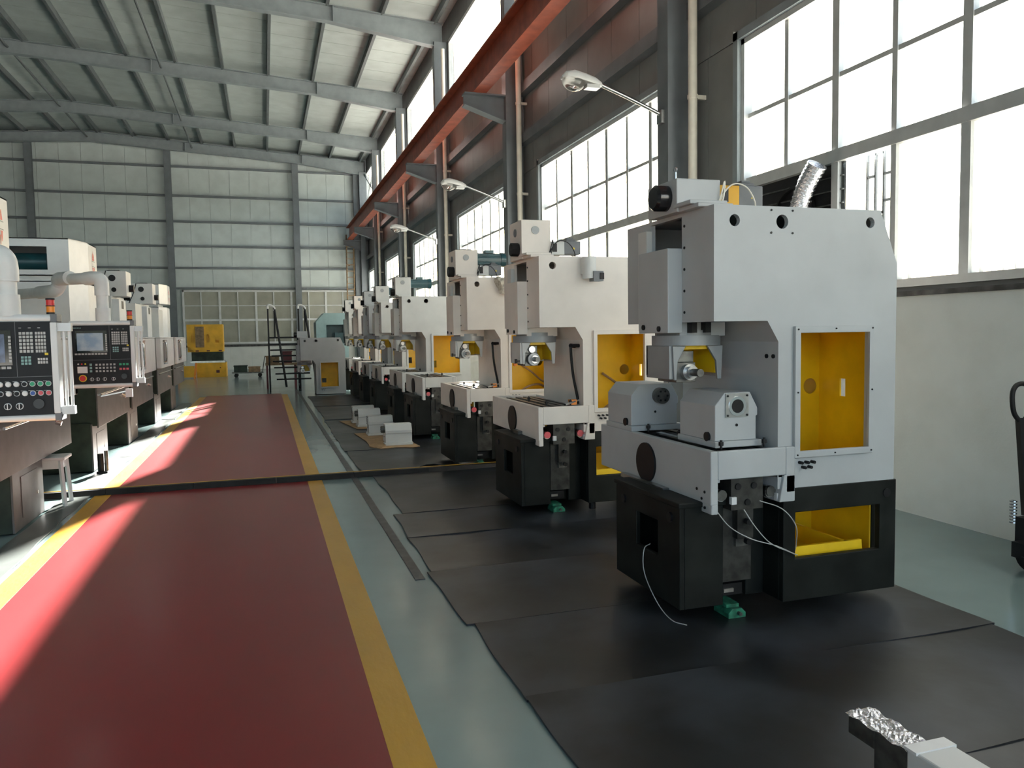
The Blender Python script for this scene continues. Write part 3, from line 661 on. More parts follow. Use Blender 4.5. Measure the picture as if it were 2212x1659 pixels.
def pendant(root, x0, x1, y, z0, z1, style):
    """hanging control panel that faces the near end of the hall"""
    w, h = x1-x0, z1-z0
    pn = MB().box(x0+.01, x1-.01, y, y+.10, z0+.01, z1-.01).build('control_panel', 'grey_motor', root)
    MB().box(x0+.02, x1-.04, y-.012, y+.001, z0+.04, z1-.045).build('face_plate', 'black', pn)
    for a, c in ((z1-.05, z1), (z0, z0+.045)):
        MB().cyl((x0, y+.01, (a+c)/2), (x1-.035, y+.01, (a+c)/2), (c-a)/2, 12).build('frame_rail', 'white_enamel', pn, smooth=True)
    MB().box(x1-.04, x1-.004, y-.016, y+.08, z0+.045, z1-.05).build('frame_stile', 'white_enamel', pn, bevel=.004)
    MB().box(x0, x0+.02, y-.016, y+.08, z0+.045, z1-.05).build('frame_stile', 'white_enamel', pn, bevel=.004)
    for z in (z1-.05, z0): MB().box(x1-.037, x1+.0, y-.014, y+.11, z, z+.05).build('corner_cap', 'grey_motor', pn, bevel=.004)
    for z in (z1-.105, z0+.035): MB().box(x1-.004, x1+.07, y+.0, y+.05, z, z+.05).build('grip_bracket', 'alu', pn)
    for dx_ in (.025, .055): MB().cyl((x1+dx_, y+.025, z0+.06), (x1+dx_, y+.025, z1-.08), .009, 10).build('grip_bar', 'white_enamel', pn, smooth=True)
    # beacon on the top corner
    bx = x1-.045
    MB().cyl((bx,y+.05,z1-.01),(bx,y+.05,z1+.012),.024,16).cyl((bx,y+.05,z1+.048),(bx,y+.05,z1+.054),.026,16).cyl((bx,y+.05,z1+.088),(bx,y+.05,z1+.098),.026,16).build('beacon_collar', 'black', pn)
    MB().cyl((bx,y+.05,z1+.012),(bx,y+.05,z1+.048),.023,16).build('amber_beacon', 'amber', pn, smooth=True)
    MB().cyl((bx,y+.05,z1+.054),(bx,y+.05,z1+.088),.023,16).build('red_beacon', 'red', pn, smooth=True)
    yf = y-.013
    def P(fx, fz): return x0+.02+(w-.06)*fx, z1-.045-(h-.085)*fz   # fractions from top left of the face plate
    def rc(name, fx0, fx1, fz0, fz1, mat, d=.004):
        (a, b), (c, e) = P(fx0, fz0), P(fx1, fz1)
        return MB().box(a, c, yf-d, yf+.002, e, b).build(name, mat, pn)
    def keys(name, fx0, fx1, fz0, fz1, nx, nz, mat, gap=.25):
        (a, b), (c, e) = P(fx0, fz0), P(fx1, fz1); sx, sz = (c-a)/nx, (b-e)/nz; m_ = MB()
        for i in range(nx):
            for j in range(nz): m_.box(a+i*sx, a+(i+1-gap)*sx, yf-.005, yf+.002, e+j*sz, e+(j+1-gap)*sz)
        return tag(m_.build(name, mat, pn), kind='stuff')
    rc('panel_seam', 0, 1, .585, .59, 'grey_motor', .001)
    rc('panel_seam', .64, .645, .0, .585, 'grey_motor', .001)
    rc('bezel', .06, .60, .09, .46, 'dark_glass', .002)
    rc('screen', .085, .53, .13, .43, 'screen_grey' if style == 2 else 'screen_blue', .004)
    keys('soft_keys', .57, .605, .14, .43, 1, 8, 'key'); keys('soft_keys', .04, .60, .465, .50, 10, 1, 'key')
    keys('letter_keys', .68, .83, .10, .33, 4, 6, 'key'); keys('number_keys', .845, .96, .10, .33, 4, 6, 'key')
    keys('cursor_keys', .69, .80, .36, .46, 3, 3, 'key_teal'); keys('page_keys', .86, .97, .38, .45, 4, 2, 'key'); rc('input_key', .935, .97, .335, .36, 'sigyel')
    keys('mode_keys', .68, .97, .045, .07, 3, 1, 'key', .72)
    def btn(name, fx, fz, r, mat, ring=None, knob=False):
        cx_, cz_ = P(fx, fz)
        b = MB().cyl((cx_, yf-.012, cz_), (cx_, yf+.001, cz_), r, 16).build(name, mat, pn, smooth=True)
        if ring: MB().ring((cx_, yf-.006, cz_), (cx_, yf+.001, cz_), r, r*1.3, 16).build('button_ring', ring, pn, smooth=True)
        if knob: MB().box(cx_-r*.15, cx_+r*.15, yf-.016, yf-.011, cz_-r, cz_+r).build('pointer', 'white', pn)
    if style == 1:
        cols1 = ('white','white','white','white','white','black','green','green','green'); cols2 = ('black','chrome','black','white','black','white','blue','pinkred','pinkred')
        for i, c in enumerate(cols1): btn('push_button', .30+.082*i, .665, .0125, c, 'alu')
        for i, c in enumerate(cols2): btn('push_button', .30+.082*i, .765, .0125, c, 'alu')
        for fx in (.40, .53, .65): btn('selector_switch', fx, .90, .016, 'black', 'alu', True)
        btn('rotary_dial', .85, .88, .03, 'black_gloss'); keys('button_captions', .28, .98, .63, .638, 9, 1, 'key', .5); keys('button_captions', .28, .98, .732, .740, 9, 1, 'key', .5)
    else:
        text('SIEMENS', .018, (P(.03, .055)[0], yf-.001, P(.03, .055)[1]), 'key_teal', pn)
        rc('chart_plate', .07, .24, .70, .81, 'white', .003)
        for i, c in enumerate(('white','red','sigyel')): btn('indicator', .09+.06*i, .655, .007, c)
        btn('emergency_stop', .155, .90, .026, 'red', 'sigyel')
        keys('function_keys', .28, .34, .63, .80, 1, 3, 'key_teal', .35); keys('function_keys', .38, .75, .63, .80, 6, 3, 'key', .45)
        keys('start_keys', .79, .97, .64, .69, 3, 1, 'green', .3); keys('stop_keys', .79, .97, .72, .77, 3, 1, 'pinkred', .3)
        for fx in (.31, .41, .53, .68): btn('selector_switch', fx, .92, .013, 'black', 'alu', True)
        btn('rotary_dial', .87, .88, .026, 'black_gloss')
    return pn
def left_machine(label, y0, kind, base_mat='green_base', po=0.):
    root = thing('gear_machine_with_pendant' if kind == 'A' else 'gear_machine', label, 'machine', (-2.9, y0+.9, 0), GROUP_L)
    Bx = lambda *a: MB().box(*a)
    Bx(-4.0,-2.32,y0+.08,y0+2.0,.05,.62).build('base', base_mat, root, bevel=.006)
    for yy in (y0+.2, y0+1.7): Bx(-2.6,-2.4,yy,yy+.15,0,.055).build('foot', 'black', root)
    pl = Bx(-2.6,-2.03,y0+po,y0+po+.90,.012,.60).build('plinth', base_mat, root, bevel=.004)
    Bx(-2.03,-2.012,y0+po-.005,y0+po+.905,.014,.585).build('plinth_sheet', 'sheet_grey', root, bevel=.003)
    Bx(-2.013,-2.008,y0+po+.22,y0+po+.72,.10,.45).build('service_hatch', 'sheet_grey', pl)
    Bx(-2.010,-2.003,y0+po+.68,y0+po+.70,.22,.25).build('latch', 'chrome', pl)
    sk = MB().box(-3.2,-1.96,y0+.02,y0+2.28,.56,1.04)
    sko = sk.build('drip_pan', base_mat, root, bevel=.004)
    MB().box(-1.958,-1.94,y0,y0+2.3,.54,1.04).build('drip_sheet', 'sheet_grey', sko, bevel=.003)
    MB().cyl((-1.925,y0+.1,.93),(-1.925,y0+2.25,.93),.014,10).build('skirt_rail', 'chrome', sko, smooth=True)
    MB().cyl((-1.95,y0+1.7,.82),(-1.89,y0+1.7,.80),.022,10).build('drain_knob', 'chrome', sko, smooth=True)
    # sliding door: posts, glass, chrome loop handle
    dr = MB().box(-2.7,-1.86,y0+.0,y0+.35,1.04,1.62).box(-1.93,-1.86,y0+1.05,y0+2.3,1.04,1.62).box(-2.7,-1.86,y0+2.2,y0+2.3,1.04,1.62).box(-1.93,-1.86,y0+.35,y0+1.05,1.57,1.62).box(-1.93,-1.86,y0+.35,y0+1.05,1.04,1.10).box(-2.7,-1.86,y0,y0+2.3,1.60,1.63)
    dro = dr.build('door', 'white_enamel', root, bevel=.006)
    Bx(-1.915,-1.905,y0+.33,y0+1.07,1.08,1.59).build('door_glass', 'dark_glass', dro)
    MB().tube([(-1.90,y0+.62,1.53),(-1.84,y0+.62,1.52),(-1.83,y0+.62,1.35),(-1.84,y0+.62,1.17),(-1.90,y0+.62,1.15)], .012, 8).build('door_handle', 'chrome', dro, smooth=True)
    # column and head
    Bx(-3.3,-2.22,y0+.35,y0+1.5,1.6,2.28).build('column', 'paint', root, bevel=.006)
    if kind == 'A':
        yc = y0+.02
        def hood(z0, z1, xin, nm, hole=False):
            b = MB(); P_ = [(-3.6,yc),(-2.17-xin,yc),(-2.05-xin,yc+.45),(-2.05-xin,yc+.95),(-3.6,yc+.95)]
            b.plate(P_, [], 'z', z1-.012, z1).plate(P_, [], 'z', z0, z0+.012)
            if hole: b.plate(rect(-3.6,-2.17-xin,z0,z1), [rect(-2.95,-2.40,z0+.07,z1-.10)], 'y', yc, yc+.01)
            else: b.quad((-3.6,yc,z0),(-2.17-xin,yc,z0),(-2.17-xin,yc,z1),(-3.6,yc,z1))
            for (p, q) in zip(P_[1:], P_[2:]+P_[:1]): b.quad((*p,z0),(*q,z0),(*q,z1),(*p,z1))
            return b.build(nm, 'white_enamel', root)
        hd = hood(2.36, 2.80, 0, 'hood', True)
        logo(hd, yc+.5, yc+.95, -2.047, 2.56, 1.25)
        MB().cyl((-2.85,yc+.3,2.54),(-2.45,yc+.3,2.54),.11,20).build('motor', 'teal_motor', root, smooth=True)
        hood(1.62, 2.30, .02, 'tower_cover')
        Bx(-3.5,-2.20,yc+.02,yc+.9,2.29,2.37).build('hood_neck', 'paint_b', root)
    else:
        g = Bx(-2.42,-2.02,y0+.5,y0+.95,2.27,2.66).build('gearbox', 'paint_b', root, bevel=.008)
        for x, z, r_ in ((-2.22,2.55,.05),(-2.20,2.37,.036)): MB().cyl((x,y0+.49,z),(x,y0+.505,z),r_,20).build('round_port', 'black', g, smooth=True)
        MB().cyl((-2.62,y0+.7,2.48),(-2.42,y0+.7,2.48),.13,20).cyl((-2.45,y0+.7,2.48),(-2.42,y0+.7,2.48),.16,20).build('motor', 'black', root, smooth=True)
        MB().tube([(-2.30,y0+.48,2.66),(-2.34,y0+.46,2.5),(-2.40,y0+.46,2.36),(-2.44,y0+.48,2.28)], .008, 6).build('cable', 'black', root)
        Bx(-2.30,-2.12,y0+.55,y0+1.2,2.66,2.675).build('top_cover', 'black', g)
        s2 = Bx(-2.22,-2.12,y0+.4,y0+1.0,1.6,2.22).build('slide', 'white_enamel', root, bevel=.004)
        Bx(-2.121,-2.115,y0+.62,y0+.78,2.08,2.2).build('slot', 'black', s2)
        MB().cyl((-2.02,y0+.75,2.40),(-1.95,y0+.75,2.40),.055,14).build('hand_knob', 'black', g, smooth=True)
        Bx(-2.2,-2.05,y0+1.5,y0+2.2,1.6,2.2).build('rear_cover', 'paint', root)
    return root
l1 = left_machine('nearest left machine, its control panel cut by the photo edge', 6.75, 'A', po=.55)
l2 = left_machine('white hooded left machine with the second control panel', 10.45, 'A')
left_machine('left machine without hood, gearbox beside the white hooded one', 13.0, 'B')
left_machine('left machine without hood, second from the far end', 16.0, 'B')
l5 = left_machine('farthest white hooded machine of the left row', 18.75, 'A')
pendant(l1, -1.78, -1.20, 5.4, 1.11, 1.76, 1)
pendant(l2, -1.75, -1.19, 8.3, 1.14, 1.78, 2)
def arm(root, pts, joints, r):
    for a, c in zip(pts[:-1], pts[1:]): MB().cyl(a, c, r, 20).build('pendant_arm', 'white_pvc', root, smooth=True)
    for j, k in joints: MB().tube(j, k, 16).build('arm_elbow', 'white_pvc', root, smooth=True)
arm(l2, [(-2.7,9.9,2.10),(-2.1,9.2,2.10)], [([(-2.22,9.32,2.10),(-2.08,9.12,2.10),(-2.0,9.0,2.11),(-1.96,8.97,2.16),(-1.95,8.92,2.21),(-1.88,8.8,2.21),(-1.80,8.68,2.21)], .068)], .055)
arm(l2, [(-1.84,8.76,2.20),(-1.55,8.40,2.19)], [([(-1.62,8.48,2.19),(-1.53,8.38,2.19),(-1.475,8.35,2.17),(-1.465,8.35,2.11),(-1.465,8.35,2.02)], .064)], .055)
arm(l2, [(-1.465,8.35,2.08),(-1.465,8.35,1.84)], [([(-1.465,8.35,1.90),(-1.465,8.35,1.86),(-1.465,8.35,1.77)], .066)], .052)
arm(l1, [(-2.5,6.2,2.12),(-1.6,5.5,2.12)], [([(-1.72,5.6,2.12),(-1.56,5.47,2.12),(-1.49,5.45,2.10),(-1.475,5.45,2.04),(-1.475,5.45,1.96)], .070)], .055)
arm(l1, [(-1.475,5.45,2.0),(-1.475,5.45,1.80)], [([(-1.475,5.45,1.88),(-1.475,5.45,1.82),(-1.475,5.45,1.75)], .070)], .056)
for rt, a, c in ((l1,(-2.5,6.2),(-3.0,6.8)),(l2,(-2.7,9.9),(-3.0,10.5))):
    MB().cyl((*a,2.11),(*c,2.11),.055,16).box(c[0]-.1,c[0]+.1,c[1]-.02,c[1]+.06,2.0,2.25).build('arm_mount', 'white_pvc', rt, smooth=True)
# hooks under the second panel
MB().box(-1.30,-1.24,8.34,8.37,1.04,1.12).build('pendant_bracket', 'white', l2)
MB().bar((-1.52,8.36,1.055),(-1.28,8.36,1.10),.012).build('pendant_lever', 'steel', l2)
# bottle jack and stool by the left row
bj = thing('bottle_jack', 'small black jack on the floor beside the left plinth', 'jack', (-1.90, 10.35, 0))
MB().box(-1.96,-1.84,10.29,10.41,0,.03).cyl((-1.92,10.35,.03),(-1.92,10.35,.24),.035,12).build('jack_body', 'black', bj)
MB().cyl((-1.86,10.36,.03),(-1.86,10.36,.27),.022,12).build('jack_ram', 'dark_steel', bj)
stl = thing('stool', 'small pale wooden stool beside the nearest left plinth', 'stool', (-2.02, 8.5, 0))
MB().box(-2.19,-1.86,8.36,8.66,.455,.485).build('seat', 'white_enamel', stl, bevel=.008)
for sx in (-1, 1):
    for sy in (-1, 1): MB().bar((-2.025+sx*.12,8.51+sy*.11,.455),(-2.025+sx*.145,8.51+sy*.13,0),.03).build('leg', 'white_enamel', stl)
MB().box(-2.15,-1.90,8.41,8.43,.37,.455).box(-1.92,-1.90,8.41,8.61,.37,.455).build('apron', 'white_enamel', stl)

# ================================================================ mats, cable ramp and floor clutter
def mat_sheet(label, x0, x1, y0, y1, z, mt, seed, grp, lift=None):
    rr = random.Random(seed); nx, ny = max(6, int((x1-x0)/.09)), max(6, int((y1-y0)/.09))
    ph = [rr.uniform(0, 6.3) for _ in range(8)]
    def hz(x, y):
        h = .0022*(math.sin(3.1*x+ph[0])*math.sin(2.7*y+ph[1])+.7*math.sin(6.3*x+5.1*y+ph[2])+.5*math.sin(9*y-4*x+ph[3]))
        e = min(x-x0, x1-x, y-y0, y1-y); h += .004*max(0, 1-e/.12)*(1+math.sin(2.3*(x+y)+ph[4]))
        return max(0, h+.0035)+(lift(x, y) if lift else 0)
    b = MB(); top, bot = [], []
    for j in range(ny+1):
        for i in range(nx+1):
            x, y = x0+(x1-x0)*i/nx, y0+(y1-y0)*j/ny
            xx = x+(.012*math.sin(2.1*y+ph[5])+.006*math.sin(7*y+ph[6]))*(1-i/nx); y_ = y+(.008*math.sin(2.6*x+ph[7]))*(1 if j in (0, ny) else 0)
            h = z+hz(x, y); top.append((xx, y_, h+.006)); bot.append((xx, y_, h if lift and lift(x, y) > .004 else max(0.0005, h-.004)))
    n = len(top); W = nx+1; fs = []
    for j in range(ny):
        for i in range(nx):
            a = j*W+i; fs.append((a, a+1, a+W+1, a+W)); fs.append((n+a, n+a+W, n+a+W+1, n+a+1))
    for i in range(nx): fs += [(i, n+i, n+i+1, i+1), (ny*W+i, ny*W+i+1, n+ny*W+i+1, n+ny*W+i)]
    for j in range(ny): fs += [(j*W, (j+1)*W, n+(j+1)*W, n+j*W), (j*W+nx, n+j*W+nx, n+(j+1)*W+nx, (j+1)*W+nx)]
    o = b.add(top+bot, fs).build('rubber_mat', mt, None, smooth=True)
    return tag(o, label, 'mat', grp)
GR = 'black rubber mats under the right machine row'
def curl(x, y): return max(0, .07*math.exp(-((x-1.82)/.2)**2)*max(0, 1-(y-9.0)/.30)) if y < 9.3 else 0
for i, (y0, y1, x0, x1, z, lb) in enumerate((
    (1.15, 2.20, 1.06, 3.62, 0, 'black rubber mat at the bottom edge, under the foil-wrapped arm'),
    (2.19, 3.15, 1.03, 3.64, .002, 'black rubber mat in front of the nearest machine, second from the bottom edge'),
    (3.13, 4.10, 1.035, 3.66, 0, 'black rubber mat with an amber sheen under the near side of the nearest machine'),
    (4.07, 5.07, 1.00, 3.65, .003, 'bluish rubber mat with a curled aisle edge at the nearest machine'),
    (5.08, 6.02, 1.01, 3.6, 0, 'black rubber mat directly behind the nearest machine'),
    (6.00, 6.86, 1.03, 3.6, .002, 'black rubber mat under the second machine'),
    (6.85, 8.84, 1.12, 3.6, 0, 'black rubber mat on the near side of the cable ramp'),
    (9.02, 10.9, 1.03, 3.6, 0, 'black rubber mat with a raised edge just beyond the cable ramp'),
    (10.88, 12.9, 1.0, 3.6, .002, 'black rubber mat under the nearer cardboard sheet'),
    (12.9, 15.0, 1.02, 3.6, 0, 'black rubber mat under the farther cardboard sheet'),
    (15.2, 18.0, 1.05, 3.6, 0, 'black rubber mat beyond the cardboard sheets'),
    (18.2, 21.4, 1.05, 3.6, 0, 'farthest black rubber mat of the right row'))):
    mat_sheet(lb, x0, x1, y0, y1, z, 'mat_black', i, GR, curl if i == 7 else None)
for i, (y0, y1, lb) in enumerate(((3.2,5.9,'grey mat strip at the left photo edge'),(5.88,8.82,'grey mat strip under the stool'),(9.02,11.6,'grey mat strip by the bottle jack, beyond the cable ramp'),(11.58,13.9,'grey mat strip in front of the white hooded left machine'),(13.9,16.6,'grey mat strip in front of the unhooded left machines'),(16.7,20.6,'farthest grey mat strip of the left row'))):
    mat_sheet(lb, -1.97, -1.735, y0, y1, 0, 'mat_grey', 40+i, 'grey mats along the left machine row').scale = (-1, 1, 1)
cr_ = thing('cable_ramp', 'black cable ramp with yellow edge crossing the whole aisle', 'cable ramp', (0, 8.93, 0))
for k in range(7):
    x0 = -3.3+k*.843; x1 = x0+.838; z = .0 if -1.7 < x0 < .9 else .004
    b = MB(); hexa(b, ((x0,8.855,z),(x1,8.855,z),(x1,9.005,z),(x0,9.005,z)), ((x0,8.885,.055),(x1,8.885,.055),(x1,8.975,.055),(x0,8.975,.055))); b.build('ramp_section', 'rubber', cr_)
MB().box(-3.3,2.598,8.952,8.976,.05,.058).build('yellow_edge', 'floor_yellow', cr_)
# cardboard sheets with loose stocks
def sheet(label, pts, z):
    b = MB().plate(pts, [], 'z', z, z+.006)
    o = b.build('cardboard_sheet', 'cardboard'); tag(o, label, 'cardboard', 'cardboard sheets under the loose stocks'); return o
c1 = sheet('nearer torn brown cardboard sheet under two loose stocks', [(1.33,12.75),(1.40,11.75),(1.38,11.1),(1.50,10.88),(1.75,10.92),(1.93,10.83),(2.05,10.90),(2.0,11.75),(1.85,12.0),(1.80,12.8)], .017)
fl = MB(); hexa(fl, ((1.36,11.15,.024),(1.52,10.95,.024),(1.70,11.3,.028),(1.5,11.5,.028)), ((1.36,11.15,.027),(1.52,10.95,.027),(1.70,11.3,.075),(1.5,11.5,.075))); fl.build('folded_flap', 'cardboard', c1)
sheet('farther brown cardboard sheet under two loose stocks', [(1.27,14.75),(1.38,13.9),(1.44,13.36),(1.72,13.28),(1.82,13.6),(1.85,14.7)], .017)
for (x, y, ang, bore, lb, mt) in ((1.60,11.12,-90,False,'loose white stock nearest the aisle front on cardboard','paint_b'),(1.52,12.35,-90,True,'loose grey stock behind the nearest one on the same cardboard','paint'),
                              (1.50,13.62,-90,False,'loose bluish white stock on the farther cardboard','paint_b'),(1.48,14.25,-90,True,'farthest loose stock, half hidden behind the bluish white one','paint')):
    M_ = Matrix.Translation((x+.19, y+.13, .024)) @ Matrix.Rotation(math.radians(ang), 4, 'Z') @ Matrix.Translation((-2.465, -3.91, -.955))
    tag(stock((0,0,0), None, 'loose_stock', 3.72, 4.10, 2.33, 2.60, mt, bore=bore, M=M_), lb, 'machine part', 'loose stocks on cardboard')
# foil-wrapped arm standing at the lower right
fa = thing('foil_wrapped_casting', 'white machine arm with foil-wrapped steel end at lower right', 'machine part', (1.78, 1.35, 0))
MB().box(1.71,1.845,.9,1.73,.16,.40).build('arm_body', 'paint_b', fa, bevel=.006)
MB().box(1.66,1.9,.95,1.25,.012,.165).build('pedestal', 'dark_base', fa)
MB().box(1.715,1.80,1.73,1.86,.24,.385).box(1.715,1.80,1.86,1.97,.325,.385).build('steel_end', 'dark_steel', fa, bevel=.003)
fb = MB(); rr = random.Random(3); vs_ = []; nx, ny = 12, 34
for j in range(ny+1):
    for i in range(nx+1): vs_.append((1.71+.10*i/nx+rr.uniform(-.002,.002), 1.725+.25*j/ny+rr.uniform(-.002,.002), .387+rr.uniform(0,.006)*(1 if 0 < i < nx else .1)+.004*math.sin(j*.55+i*.3)))
fb.add(vs_, [(j*(nx+1)+i, j*(nx+1)+i+1, (j+1)*(nx+1)+i+1, (j+1)*(nx+1)+i) for j in range(ny) for i in range(nx)]).build('foil', 'foil', fa)
MB().box(1.705,1.85,1.69,1.735,.395,.404).build('tape', 'white', fa)
MB().cyl((1.79,1.52,.399),(1.79,1.52,.402),.007,10).build('screw', 'steel', fa)
# pallet truck at the right edge
pt = thing('pallet_truck', 'black hand pallet truck against the right wall', 'pallet truck', (4.85, 3.85, 0))
for x in (4.70, 4.80): MB().cyl((x-.02,3.76,.095),(x+.025,3.76,.095),.095,22).build('steer_wheel', 'rubber', pt, smooth=True)
for x in (4.70, 4.80): MB().cyl((x-.024,3.76,.095),(x+.03,3.76,.095),.05,18).build('wheel_hub', 'steel', pt, smooth=True)
MB().box(4.68,4.86,3.72,3.86,.15,.34).cyl((4.75,3.80,.3),(4.75,3.80,.5),.04,12).build('pump', 'black', pt)
for z in range(8): MB().ring((4.66,3.86,.30+z*.02),(4.66,3.86,.309+z*.02),.014,.022,12).build('spring_coil', 'chrome', pt)
MB().bar((4.78,3.86,.34),(4.80,3.94,.98),.045).build('tiller', 'black', pt)
MB().tube([(4.80,3.94,.95),(4.74,3.94,1.02),(4.735,3.95,1.14),(4.78,3.955,1.20),(4.86,3.955,1.20),(4.90,3.95,1.14),(4.88,3.94,1.02),(4.82,3.94,.95)], .016, 10).build('tiller_loop', 'rubber', pt, smooth=True)
for s_ in (-.17, .17): MB().box(4.80+s_-.07,4.80+s_+.07,2.5,3.72,.07,.12).build('fork', 'black', pt)
MB().box(4.58,5.02,3.66,3.80,.10,.20).build('fork_bridge', 'black', pt)
for s_ in (-.17, .17): MB().cyl((4.76+s_,2.6,.035),(4.84+s_,2.6,.035),.035,12).build('roller', 'steel', pt)
for s_ in (-.17, .17): MB().box(4.78+s_,4.82+s_,2.57,2.63,.035,.08).build('roller_fork', 'dark_steel', pt)

# ================================================================ lamps, pipes, wall ladder, window cover
for i, y in enumerate((9.0, 9.0+BAY, 9.0+2*BAY)):
    lp = thing('wall_lamp', ('nearest street-style wall lamp on a steel arm','second wall lamp, on the next column','farthest wall lamp, smallest of the three')[i], 'lamp', (4.88, y, 4.3), 'street-style lamps on the right columns')
    MB().tube([(4.89,y,4.30),(4.45,y,4.47),(4.02,y,4.62)], .024, 10).build('arm', 'steel', lp, smooth=True)
    MB().box(4.83,4.885,y-.06,y+.06,4.20,4.36).build('wall_plate', 'steel', lp)
    b = MB(); pr = [(-.02,4.60,.035,.05),(.06,4.61,.075,.085),(.20,4.63,.10,.105),(.34,4.655,.115,.105),(.45,4.665,.10,.07),(.50,4.66,.04,.02)]
    rings = []
    for (t, zc, wy, hz_) in pr:
        x = 4.02-t
        rings.append([(x+.0, y+wy*math.cos(a), zc+max(-.012, hz_*math.sin(a))) for a in [2*math.pi*k/16 for k in range(16)]])
    vs_ = [p for r_ in rings for p in r_]; fs = [(j*16+k, j*16+(k+1)%16, (j+1)*16+(k+1)%16, (j+1)*16+k) for j in range(len(rings)-1) for k in range(16)]+[tuple(range(16)), tuple(range(80, 96))]
    b.add(vs_, fs).build('housing', 'white_enamel', lp, smooth=True)
    MB().box(3.83,4.0,y-.06,y+.06,4.555,4.60).build('gear_tray', 'alu', lp)
    b = MB(); vs_ = []; nu, nv = 18, 7
    for j in range(nv+1):
        a = math.pi/2*j/nv
        for k in range(nu): vs_.append((3.68+.155*math.cos(a)*math.cos(2*math.pi*k/nu), y+.105*math.cos(a)*math.sin(2*math.pi*k/nu), 4.635-.125*math.sin(a)))
    b.add(vs_, [(j*nu+k, j*nu+(k+1)%nu, (j+1)*nu+(k+1)%nu, (j+1)*nu+k) for j in range(nv) for k in range(nu)]).build('glass_bowl', 'lamp_glass', lp, smooth=True)
PIPE_L = ('cream downpipe beside the nearest column','cream downpipe beside the second column','cream downpipe beside the third column','cream downpipe beside the fourth column','cream downpipe beside the last column before the corner')
for i, y in enumerate(COLY[3:8]):
    p = thing('downpipe', PIPE_L[i], 'pipe', (5.06, y-.42, 0), 'downpipes beside the right columns')
    MB().cyl((5.06,y-.42,0),(5.06,y-.42,9.6),.055,14).build('pipe', 'pvc', p, smooth=True)
    for z in (2.6, 4.4, 6.2): MB().ring((5.06,y-.42,z),(5.06,y-.42,z+.05),.054,.064,14).box(5.11,5.235,y-.44,y-.40,z,z+.05).build('clip', 'pvc', p)
    q = MB().tube([(5.245,y-1.02,1.95),(5.245,y-1.02,3.4),(5.245,y-1.02,4.86),(5.245,y-1.04,4.94),(5.245,y-1.12,4.965)], .014, 8).build('conduit', 'white_pvc', None, smooth=True)
    tag(q, ('thin white conduit beside the nearest window','thin white conduit beside the second window','thin white conduit beside the third window','thin white conduit beside the fourth window','thin white conduit beside the fifth window')[i], 'conduit', 'conduits beside the right windows')
ld_ = thing('wall_ladder', 'rusty steel ladder fixed to the far corner wall', 'ladder', (4.3, 41.0, 1.3))
for x in (4.12, 4.48): MB().bar((x,41.0,1.6),(x+.05,41.05,6.75),.05).build('stile', 'wood', ld_)
for k in range(16): MB().bar((4.12,41.0,1.8+k*.31),(4.50,41.0,1.8+k*.31),.03).build('rung', 'wood', ld_)
for z in (2.6, 5.2): MB().box(4.28,4.33,41.0,41.5,z,z+.04).build('wall_bracket', 'wood', ld_)
for x in (4.12,): MB().bar((4.12,41.0,2.62),(4.5,41.0,2.62),.04).bar((4.12,41.0,5.22),(4.5,41.0,5.22),.04).build('tie', 'wood', ld_)
# dark fan screen and foil duct in the nearest window
fs_ = thing('fan_screen', 'dark slatted fan screen filling the lower corner of the nearest window', 'fan screen', (5.33, 6.9, 1.99))
MB().box(5.345,5.365,6.28,7.80,1.99,3.20).build('backing', 'black', fs_)
for k in range(9): MB().bar((5.335,6.28,2.02+k*.13),(5.335,7.78,2.05+k*.13),.02,.012).build('slat', 'dark_steel', fs_)
MB().ring((5.30,7.0,2.75),(5.34,7.0,2.75),.30,.325,28).build('fan_ring', 'rubber', fs_)
for k in range(5): MB().bar((5.32,7.0,2.75),(5.32,7.0+.29*math.cos(k*1.257+.4),2.75+.29*math.sin(k*1.257+.4)),.05,.01).build('fan_blade', 'dark_steel', fs_)
du = thing('foil_duct', 'silver flexible foil duct curving up to the window', 'duct', (5.1, 6.75, 1.9))
dpts = [(5.06,6.82,1.95),(5.07,6.72,2.45),(5.08,6.62,2.75),(5.09,6.5,3.0),(5.11,6.38,3.16)]
MB().tube(dpts, .088, 14).build('duct_skin', 'foil', du, smooth=True)
for k in range(22):
    t = k/21*4; i = min(3, int(t)); f_ = t-i; a, c = Vector(dpts[i]), Vector(dpts[i+1]); p = a.lerp(c, f_); dd = (c-a).normalized()
    MB().ring(p-dd*.006, p+dd*.006, .086, .097, 14).build('duct_rib', 'foil', du, smooth=True)
MB().box(4.96,5.19,6.7,6.95,1.90,1.96).build('duct_collar', 'dark_steel', du)
# burglar bars outside the nearest window
w1 = WINOBJ[0]
for k in range(20):
    y = 6.16-k*.105
    MB().box(5.50,5.52,y-.011,y+.011,1.9,3.25).build('security_bar', 'grey_motor', w1)
    for z in (2.0+.31*(k % 3)/3+.0, 2.55+.31*(k % 3)/3, 3.0+.2*(k % 2)): MB().box(5.50,5.52,y-.105,y,z,z+.025).build('security_bar_tie', 'grey_motor', w1)

